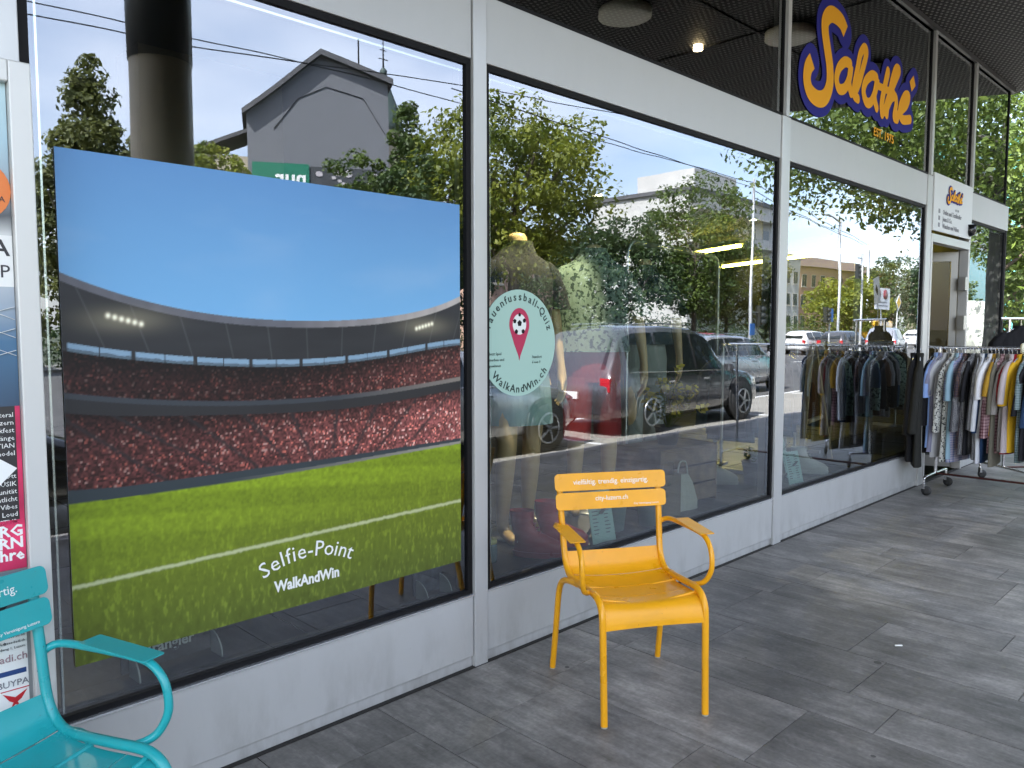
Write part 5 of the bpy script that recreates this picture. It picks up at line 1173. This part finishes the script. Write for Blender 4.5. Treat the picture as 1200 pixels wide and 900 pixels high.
GL = [ # y, material, length, sleeve, label
 (.02,fabric('black_wool',(.012,.012,.014),scale=90,c2=(.03,.03,.03)),.98,.62,'long black coat hanging first on the outdoor rack, closest to the glass'),
 (-.045,fabric('dark_waxed',(.02,.02,.018),scale=30,c2=(.05,.05,.045)),1.02,.60,'dark waxed coat hanging second on the outdoor rack'),
 (-.09,MATS['black_wool'],.92,.55,'black shirt between the waxed coat and the light blue shirt'),
 (-.125,fabric('sky_blue',(.22,.33,.62),scale=90,c2=(.35,.45,.7)),.86,.28,'light blue short-sleeved shirt nearest the black coats'),
 (-.160,fabric('violet_grey',(.20,.20,.28),scale=60,c2=(.3,.3,.36)),.90,.26,'violet grey shirt beside the light blue one'),
 (-.195,fabric('pale_grey',(.38,.38,.38),scale=70,c2=(.5,.5,.5)),.95,.27,'pale grey short-sleeved shirt left of the black and white print shirt'),
 (-.228,fabric('warm_grey',(.33,.32,.30),scale=70,c2=(.42,.42,.40)),.93,.26,'warm grey shirt next to the black and white print'),
 (-.262,fabric('bw_print',(.55,.55,.5),'floral',60,(.03,.03,.035)),.98,.60,'white shirt with a small black print hanging left of the pale blue one'),
 (-.300,fabric('pale_blue',(.24,.37,.44),scale=80,c2=(.34,.47,.55)),.95,.30,'pale blue denim short-sleeved shirt right of the black and white print'),
 (-.334,fabric('blue_check',(.12,.16,.30),'check',90,(.45,.4,.45)),.98,.30,'blue and violet checked shirt right of the pale blue one'),
 (-.366,fabric('brown_check',(.14,.09,.07),'check',80,(.02,.02,.04)),.84,.26,'brown checked shirt beside the blue check'),
 (-.398,fabric('black_cotton',(.015,.015,.018),scale=80,c2=(.03,.03,.03)),.90,.30,'black shirt left of the grey dotted shirt'),
 (-.434,fabric('grey_dots',(.10,.10,.11),'dots',70,(.38,.38,.38)),.90,.58,'grey dotted long-sleeved shirt hanging in the middle of the outdoor rack'),
 (-.470,fabric('grey_herring',(.20,.20,.20),'check',150,(.05,.05,.05)),.93,.55,'dark grey herringbone shirt right of the dotted one'),
 (-.504,fabric('soft_white',(.55,.56,.58),scale=70,c2=(.65,.65,.65)),.96,.56,'white long-sleeved shirt left of the navy shirt'),
 (-.540,fabric('navy_cotton',(.02,.045,.10),scale=70,c2=(.04,.07,.13)),.96,.58,'navy blue long-sleeved shirt'),
 (-.576,fabric('bright_white',(.68,.68,.70),scale=70,c2=(.75,.75,.75)),.62,.27,'bright white short-sleeved t-shirt right of the navy shirt'),
 (-.606,fabric('ochre_thin',(.42,.24,.03),scale=70,c2=(.5,.3,.05)),.70,.24,'thin ochre shirt tucked behind the white t-shirt'),
 (-.636,fabric('olive_grey',(.13,.12,.09),scale=70,c2=(.18,.17,.13)),.98,.40,'olive grey shirt left of the red checked one'),
 (-.672,fabric('red_check',(.42,.28,.28),'check',70,(.06,.01,.02)),.86,.62,'red, white and black checked shirt'),
 (-.708,fabric('taupe',(.25,.23,.21),scale=70,c2=(.33,.31,.29)),.84,.40,'taupe shirt right of the red checked one'),
 (-.742,fabric('rose_grey',(.42,.36,.36),scale=70,c2=(.5,.44,.44)),.84,.30,'rose grey short-sleeved shirt left of the yellow one'),
 (-.774,fabric('deep_red',(.25,.01,.02),scale=70,c2=(.3,.03,.03)),.86,.30,'deep red shirt squeezed beside the mustard shirt'),
 (-.810,fabric('mustard',(.62,.36,.02),scale=70,c2=(.7,.42,.05)),.84,.32,'mustard yellow short-sleeved shirt at the right picture edge'),
 (-.846,fabric('teal_check',(.25,.32,.33),'check',90,(.06,.10,.10)),.92,.34,'grey and green checked shirt behind the mustard shirt'),
 (-.882,MATS['black_cotton'],.9,.4,'black shirt hanging after the green checked shirt'),
 (-.93,MATS['pale_grey'],.9,.3,'pale grey shirt hanging after the mustard and green checked shirts'),
 (-.98,MATS['navy_cotton'],.9,.5,'navy shirt hanging past the right picture edge'),
]
for i, (y, m_, ln2, slv, lab) in enumerate(GL):
    gt = thing('hanging_shirt' if 'coat' not in lab else 'hanging_coat', lab, 'coat' if 'coat' in lab else 'shirt', (8.22+random.Random(i).uniform(-.02,.02) - (.24 if i < 2 else 0), y-.06, 0), R(random.Random(i+9).uniform(-13,13)+(16 if i in (0,1) else 0)), 'garments on the outdoor clothes rack')
    garment_parts(gt, m_, ln2, slv, w=.205+(.03 if i < 2 else 0), th=(.020+.012*random.Random(i+3).random()) if i > 1 else .035, zt=1.30-.0, seed=i, hook=.09)
# upper rack with black jacket
rk2 = cloth_rack('taller chrome rack behind the shirts carrying the black jacket',(8.95,-.52,0),R(-38),1.2,1.66)
bj = thing('hanging_jacket','black jacket hung broadside on the taller rack at the right picture edge','jacket',(9.12,-.66,0),R(-38),None)
garment_parts(bj, MATS['black_wool'], .75, .6, w=.25, th=.06, zt=1.56, seed=77, hook=.11)
ps_ = thing('price_tag_stand','white plastic price sign clipped on top of the taller rack','sign',(9.20,-.72,1.66))
MB().tube([(0,0,0),(0.0,0,.12),(-.02,0,.18)],.006,n=6).build('clip_rod', WHITE_PR, ps_)
Mp_ = Matrix.Translation((-.02,0,.18)) @ Matrix.Rotation(R(-45),4,'Z') @ Matrix.Rotation(R(10),4,'Y')
MB().box(-.075,.075,-.002,.002,0,.30,Mp_).build('price_board', mat('price_white',(.75,.75,.72),.4), ps_)
MB().prism([(-.02,.09),(.03,.16),(.0,.22),(-.035,.15)],-.0045,-.003,Mp_).build('black_symbol', BLACK, ps_)
hc = thing('hanger_clip','cream plastic size divider clipped on the rail of the outdoor rack','clip',(8.22,-.88,RH))
MB().lathe([(.012,-.012),(.045,-.012),(.05,0),(.045,.012),(.012,.012)],n=24,axis='y').build('divider_disc', mat('cream_plastic',(.7,.68,.5),.4), hc)
# inner racks
def inner_rack(label, x0, x1, y, z, mats, gl, n, seed):
    t = thing('clothes_rack', label, 'clothes rack', (x0,y,.34))
    L_ = x1-x0
    MB().tube([(0,0,z),(L_,0,z)],.014,n=8).build('rail', STEEL, t)
    for x in (.03,L_-.03):
        MB().tube([(x,0,z),(x,0,.02)],.014,n=8).build('upright', STEEL, t); MB().box(x-.02,x+.02,-.26,.26,0,.03).build('foot_bar', STEEL, t)
    rd = random.Random(seed)
    for i in range(n):
        g_ = thing('hanging_shirt', gl[i%len(gl)], 'shirt', (x0+.1+(L_-.2)*i/(n-1), y, .34), R(90+rd.uniform(-14,14)), gl[0][:60] and 'garments on the racks inside the shop')
        garment_parts(g_, mats[i%len(mats)], rd.uniform(.62,.8), rd.choice((.3,.55,.55)), w=.20, th=.024, zt=z-.085, seed=seed+i, hook=.088)
DT = fabric('dark_teal_knit',(.018,.045,.055),scale=60,c2=(.03,.06,.07)); DN = fabric('dark_blue_denim',(.02,.04,.07),scale=90,c2=(.05,.07,.1)); BW_ = MATS['black_wool']; DB = fabric('dark_brown_cloth',(.05,.03,.02),scale=60,c2=(.08,.05,.04)); GYK = fabric('mid_grey_cloth',(.13,.13,.14),scale=60,c2=(.2,.2,.2))
inner_rack('dark metal rail with black and teal clothes at the right of the second window',6.0,7.25,.85,1.08,[BW_,DT,DN,BW_],['dark shirt hanging on the rail at the right of the second window'],13,100)
inner_rack('dark metal rail packed with grey and brown clothes behind the third window',7.5,10.3,.90,1.06,[DB,GYK,BW_,GYK,DN,FLO,BW_],['dark or grey shirt hanging on the rail behind the third window'],24,200)
# wooden ladder stand
ld = thing('ladder_stand','pale wooden A-shaped ladder stand behind the third window','ladder',(6.75,.34,.34))
MB().bar((-.30,0,0),(-.02,.05,1.12),.045,.03).build('rail_left', PALE_WOOD, ld); MB().bar((.55,.10,0),(.02,.05,1.10),.045,.03).build('rail_right', PALE_WOOD, ld)
MB().bar((-.18,.0,.42),(.36,.10,.42),.03,.03).build('rung', PALE_WOOD, ld)
# bench / table with plants
cr_ = thing('wooden_crate','old brown wooden crate standing under the flowering plant in the second window','crate',(4.72,.52,.34),R(-5))
for k_ in range(3): MB().box(-.30,.30,-.20,-.185,.02+.13*k_,.135+.13*k_).build('slat', BROWN_WOOD, cr_, bevel=.002); MB().box(-.30,.30,.185,.20,.02+.13*k_,.135+.13*k_).build('slat', BROWN_WOOD, cr_, bevel=.002)
MB().box(-.315,-.30,-.2,.2,0,.41).box(.30,.315,-.2,.2,0,.41).build('end_board', BROWN_WOOD, cr_); MB().box(-.30,.30,-.185,.185,.385,.405).build('top_board', BROWN_WOOD, cr_)
def plant(label, loc, h, sp, n, m, flm=None, nf=0, pot=None, pot_r=.08, pot_h=.15, name='potted_plant', seed=1, leaf=.05):
    t = thing(name, label, 'plant', loc); rd = random.Random(seed)
    MB().lathe([(pot_r*.75,0),(pot_r,pot_h),(pot_r*1.08,pot_h),(pot_r*1.08,pot_h+.012),(pot_r*.9,pot_h+.012),(pot_r*.85,pot_h-.02),(0,pot_h-.02)],n=24).build('pot', pot, t)
    stm = MB(); lf_ = MB(); fl2 = MB()
    for i in range(n):
        a = rd.uniform(0,6.28); r_ = sp*rd.random()**.6; z = pot_h+h*rd.uniform(.3,1)
        e = (r_*math.cos(a), r_*math.sin(a), z); stm.tube([(0,0,pot_h-.02),(e[0]*.4,e[1]*.4,pot_h+(z-pot_h)*.6),e],.0025,n=5)
        for k_ in range(7):
            f = rd.uniform(.35,1); c = Vector((e[0]*f,e[1]*f,pot_h+(z-pot_h)*f)); d1 = Vector((rd.uniform(-1,1),rd.uniform(-1,1),rd.uniform(-.5,.6))).normalized(); d2 = d1.cross(Vector((rd.uniform(-1,1),rd.uniform(-1,1),1))).normalized(); l = leaf*rd.uniform(.6,1.2)
            lf_.add([c, c+d1*l*.5+d2*l*.28, c+d1*l, c+d1*l*.5-d2*l*.28],[(0,1,2,3)])
        if i < nf:
            for k_ in range(9):
                c = Vector(e)+Vector((rd.gauss(0,.02),rd.gauss(0,.02),rd.gauss(0,.015))); d1 = Vector((rd.uniform(-1,1),rd.uniform(-1,1),rd.uniform(-1,1))).normalized(); d2 = d1.orthogonal().normalized(); l = .022
                fl2.add([c-d1*l,c-d2*l,c+d1*l,c+d2*l],[(0,1,2,3)])
    stm.build('stems', m, t); lf_.build('leaves', m, t, fixn=False)
    if nf: fl2.build('flowers', flm, t, fixn=False)
    return t
YF = mat('yellow_petal',(.7,.55,.06),.6); PW = mat('pale_pot',(.42,.55,.53),.5,noise=(8,.06)); PWB = leaf_mat('variegated_leaf',(.05,.09,.04),(.35,.40,.30),.2)
plant('tall plant with yellow blossoms on the brown crate in the second window',(4.72,.52,.745),.42,.26,22,LEAF_C,YF,16,mat('dark_pot',(.05,.05,.05),.6),.09,.12,seed=3)
plant('small variegated plant in a pale pot right behind the mint card, left of two',(3.80,.27,.34),.13,.10,16,PWB,pot=PW,pot_r=.068,pot_h=.15,seed=4)
plant('small variegated plant in a wide pale pot, right of the two',(4.06,.20,.34),.12,.13,18,PWB,pot=PW,pot_r=.085,pot_h=.16,seed=5)
plant('little green plant in a grey pot at the right end of the second window',(5.72,.38,.34),.14,.09,14,LEAF_A,pot=mat('grey_pot',(.10,.10,.09),.7),pot_r=.09,pot_h=.17,seed=6)
# bouquet inside
bq = thing('tulip_bouquet','bunch of yellow-green tulips further back in the shop above the parked cars','flowers',(6.6,2.0,.34))
MB().lathe([(.0,0),(.14,0),(.15,.95),(.0,.95)],n=20).build('pedestal', DARK, bq)
MB().lathe([(.04,.95),(.06,1.0),(.05,1.15),(.065,1.18)],n=16).build('vase', mat('vase_grey',(.3,.3,.3),.2), bq)
tu = MB(); rd = random.Random(8)
for i in range(14):
    x, y, z = rd.uniform(-.26,.26), rd.uniform(-.08,.08), rd.uniform(1.18,1.32); tu.lathe([(.0,z-.05),(.035,z-.03),(.045,z),(.03,z+.045),(.0,z+.055)],(x,y,0),n=10)
tu.build('tulip_heads', mat('tulip_yellow',(.50,.48,.04),.6,emis=None), bq)
# cards
def card(label, loc, rz, w, h, tilt=14):
    t = thing('price_card', label, 'card', loc, rz); M_ = Matrix.Rotation(R(-tilt),4,'X')
    MB().box(-w/2,w/2,-.002,.002,0,h,M_).build('card_sheet', mat('mint_card',(.40,.60,.55),.5), t)
    rows = ['Sommer 2024','Shirts   39.-','Hosen   79.-','Shorts  49.-','Kleider  89.-','Schuhe 99.-','Taschen 45.-']
    c = MB()
    for i in range(11):
        z = h*(.88-.07*i); 
        c.box(-w*.38,-w*(.38-.3*rd.uniform(.5,1)),-.0036,-.0028,z,z+.006,M_); c.box(w*.12,w*(.14+.22*rd.uniform(.5,1)),-.0036,-.0028,z,z+.006,M_)
    c.build('print_lines', GP, t)
    MB().bar((0,.0,h*.7),(0,h*.55,0),.03,.003).build('easel_leg', GP, t)
card('mint green price card standing behind the yellow chair back',(3.52,.13,.34),R(-12),.17,.30)
card('mint green price card leaning at the left end of the third window',(5.93,.12,.34),R(-8),.19,.26)
card('second taller mint card with dark bars right behind the other in the third window',(6.18,.30,.34),R(10),.13,.42)
# acrylic display cards in first window
def acrylic(label, loc, rz, w, h, colr, txt=None):
    t = thing('display_card', label, 'display card', loc, rz)
    MB().box(-w/2,w/2,-.004,.004,0.012,h).build('printed_card', colr, t)
    for s_ in (-1,1):
        poly = [(0,0)]+[(.085*math.cos(R(a)),.085*math.sin(R(a))) for a in range(0,91,15)]
        M_ = Matrix.Translation((s_*w*.42,-.006,0)) @ Matrix.Rotation(R(-90),4,'Z')
        MB().prism(poly,-.003,.003,M_).build('foot', mat('foot_grey',(.42,.44,.41),.5), t)
    if txt: text('lettering',txt,.055,WHITE_PR,t,(-.13,-.0055,.06),sx=1.0,bold=.0012)
    return t
acrylic('dark textured card with white lettering standing low in the first window',(1.10,.235,.345),R(3),.36,.17,fabric('leather_print',(.10,.085,.08),scale=200,c2=(.2,.18,.17)),'Wrangler')
jc = acrylic('jeans picture card standing at the right end of the first window',(2.235,.15,.345),R(2),.17,.16,mat('jeans_print',(.05,.055,.075),.6,noise=(22,.7)))
# boots, shoes, bags, jar
def boot(label, loc, rz, m, h=.24, L_=.28, sole=None, group=None):
    t = thing('boot', label, 'boot', loc, rz, group)
    ub = MB().loft([(0,-.06,.03,.045,.14),(0,-.065,.055,.048,.142),(0,-.05,.085,.045,.125),(0,-.02,.11,.042,.095),(0,.02,.14,.042,.068),(0,.035,.19,.046,.062),(0,.035,h,.05,.068)],n=22,caps=False)
    ub.build('upper', m, t); MB().loft([(0,-.06,0,.047,.145),(0,-.06,.03,.05,.148)],n=22).build('sole', sole or m, t)
    lc = MB()
    for k_ in range(6): lc.tube([(-.022,-.075+.014*k_,.108+.022*k_),(0,-.085+.014*k_,.115+.022*k_),(.022,-.070+.014*k_,.108+.022*k_)],.004,n=5)
    lc.build('laces', sole or m, t)
    return t
RB = mat('dark_red_leather',(.42,.05,.06),.35,noise=(14,.15)); WL = mat('cream_leather',(.55,.54,.48),.5)
boot('dark red laced boot nearest the glass behind the yellow chair',(3.02,.26,.341),R(35),RB,.25)
boot('second dark red laced boot beside the other at the mannequin\'s feet',(3.26,.30,.341),R(48),RB,.26)
boot('cream high boot of a pair at the right of the second window',(5.50,.62,.341),R(20),WL,.27,sole=WL)
boot('second cream high boot, left one, near the dark rail in the second window',(5.28,.70,.341),R(65),WL,.26,sole=WL)
boot('cream boot beside the mint cards in the third window',(6.42,.30,.341),R(30),WL,.22,sole=WL)
bgm = MB().loft([(0,0,0,.13,.05),(0,0,.06,.125,.055),(0,0,.18,.09,.035),(0,0,.24,.05,.018)],n=20,power=3,wob=.05)
bg_ = thing('cloth_bag','slouched white cloth bag standing on the display floor','bag',(4.55,.28,.34),R(-10)); bgm.build('bag_body', fabric('cream_canvas',(.52,.50,.42),scale=80,c2=(.6,.58,.5)), bg_)
MB().tube([(-.05,0,.22),(-.03,0,.32),(.03,0,.32),(.05,0,.22)],.006,n=6,smooth_path=4).build('strap', MATS['cream_canvas'], bg_)
pb_ = thing('paper_bag','brown paper carrier bag left of the white cloth bag','bag',(4.28,.26,.34),R(-12))
MB().box(-.12,.12,-.05,.05,0,.28).build('bag_body', mat('kraft_paper',(.20,.15,.10),.8,noise=(10,.1)), pb_); MB().tube([(-.05,-.05,.27),(-.04,-.06,.36),(.04,-.06,.36),(.05,-.05,.27)],.004,n=6,smooth_path=4).build('handle', MATS['kraft_paper'], pb_)
jr = thing('glass_jar','small glass jar with a yellow lid beside the first mullion','jar',(2.80,.33,.34))
MB().lathe([(.0,0),(.036,0),(.040,.02),(.040,.085),(.034,.10)],n=24).build('jar_glass', mat('jar_teal_glass',(.10,.18,.18),.1), jr); MB().lathe([(.038,.10),(.038,.122),(.0,.124)],n=24).build('lid', mat('jar_lid',(.75,.72,.25),.4), jr)
# interior lamps
for (x, y, z, e, lab) in ((3.5,.30,2.98,45,'added warm spot lamp, hidden, brightening the bare-legged mannequin'),(6.5,2.6,2.9,36,'round ceiling lamp deep in the shop behind the second window'),(9.4,2.4,2.9,22,'round ceiling lamp deep in the shop behind the third window'),(1.4,3.5,2.9,8,'round ceiling lamp behind the stadium poster')):  # first lamp is added out of sight to brighten the mannequin legs
    lt_ = thing('ceiling_lamp', lab, 'lamp', (x,y,z), 0, 'lamps inside the shop'); MB().lathe([(.0,.05),(.07,.05),(.09,.11),(.0,.11)],n=20).build('lamp_body', mat('white_metal',(.7,.7,.7),.5), lt_)
    MB().lathe([(0,.044),(.03,.044),(.03,.049),(0,.049)],n=20).build('lamp_glow', mat('warm_glow',(1,.85,.5),.5,emis=((1,.85,.5),8)), lt_)
    l = bpy.data.lights.new('ceiling_lamp_light','SPOT'); l.spot_size = R(150); l.spot_blend = .6; l.energy = e*.9; l.color = (1,.82,.52); l.shadow_soft_size = .025; lo = bpy.data.objects.new('light', l); COL.objects.link(lo); lo.parent = lt_; lo.location = (0,0,.0)
    if y < 1: lo.rotation_euler = (R(24),0,0); l.spot_size = R(56); l.spot_blend = .35
# litter: white cigarette end on the slabs
ce = MB().tube([(4.02,-1.30,.006),(4.045,-1.325,.006)],.004,n=8).build('cigarette_end', WHITE_PR); tag(ce,'white cigarette end lying on the dark slabs right of the yellow chair','litter')
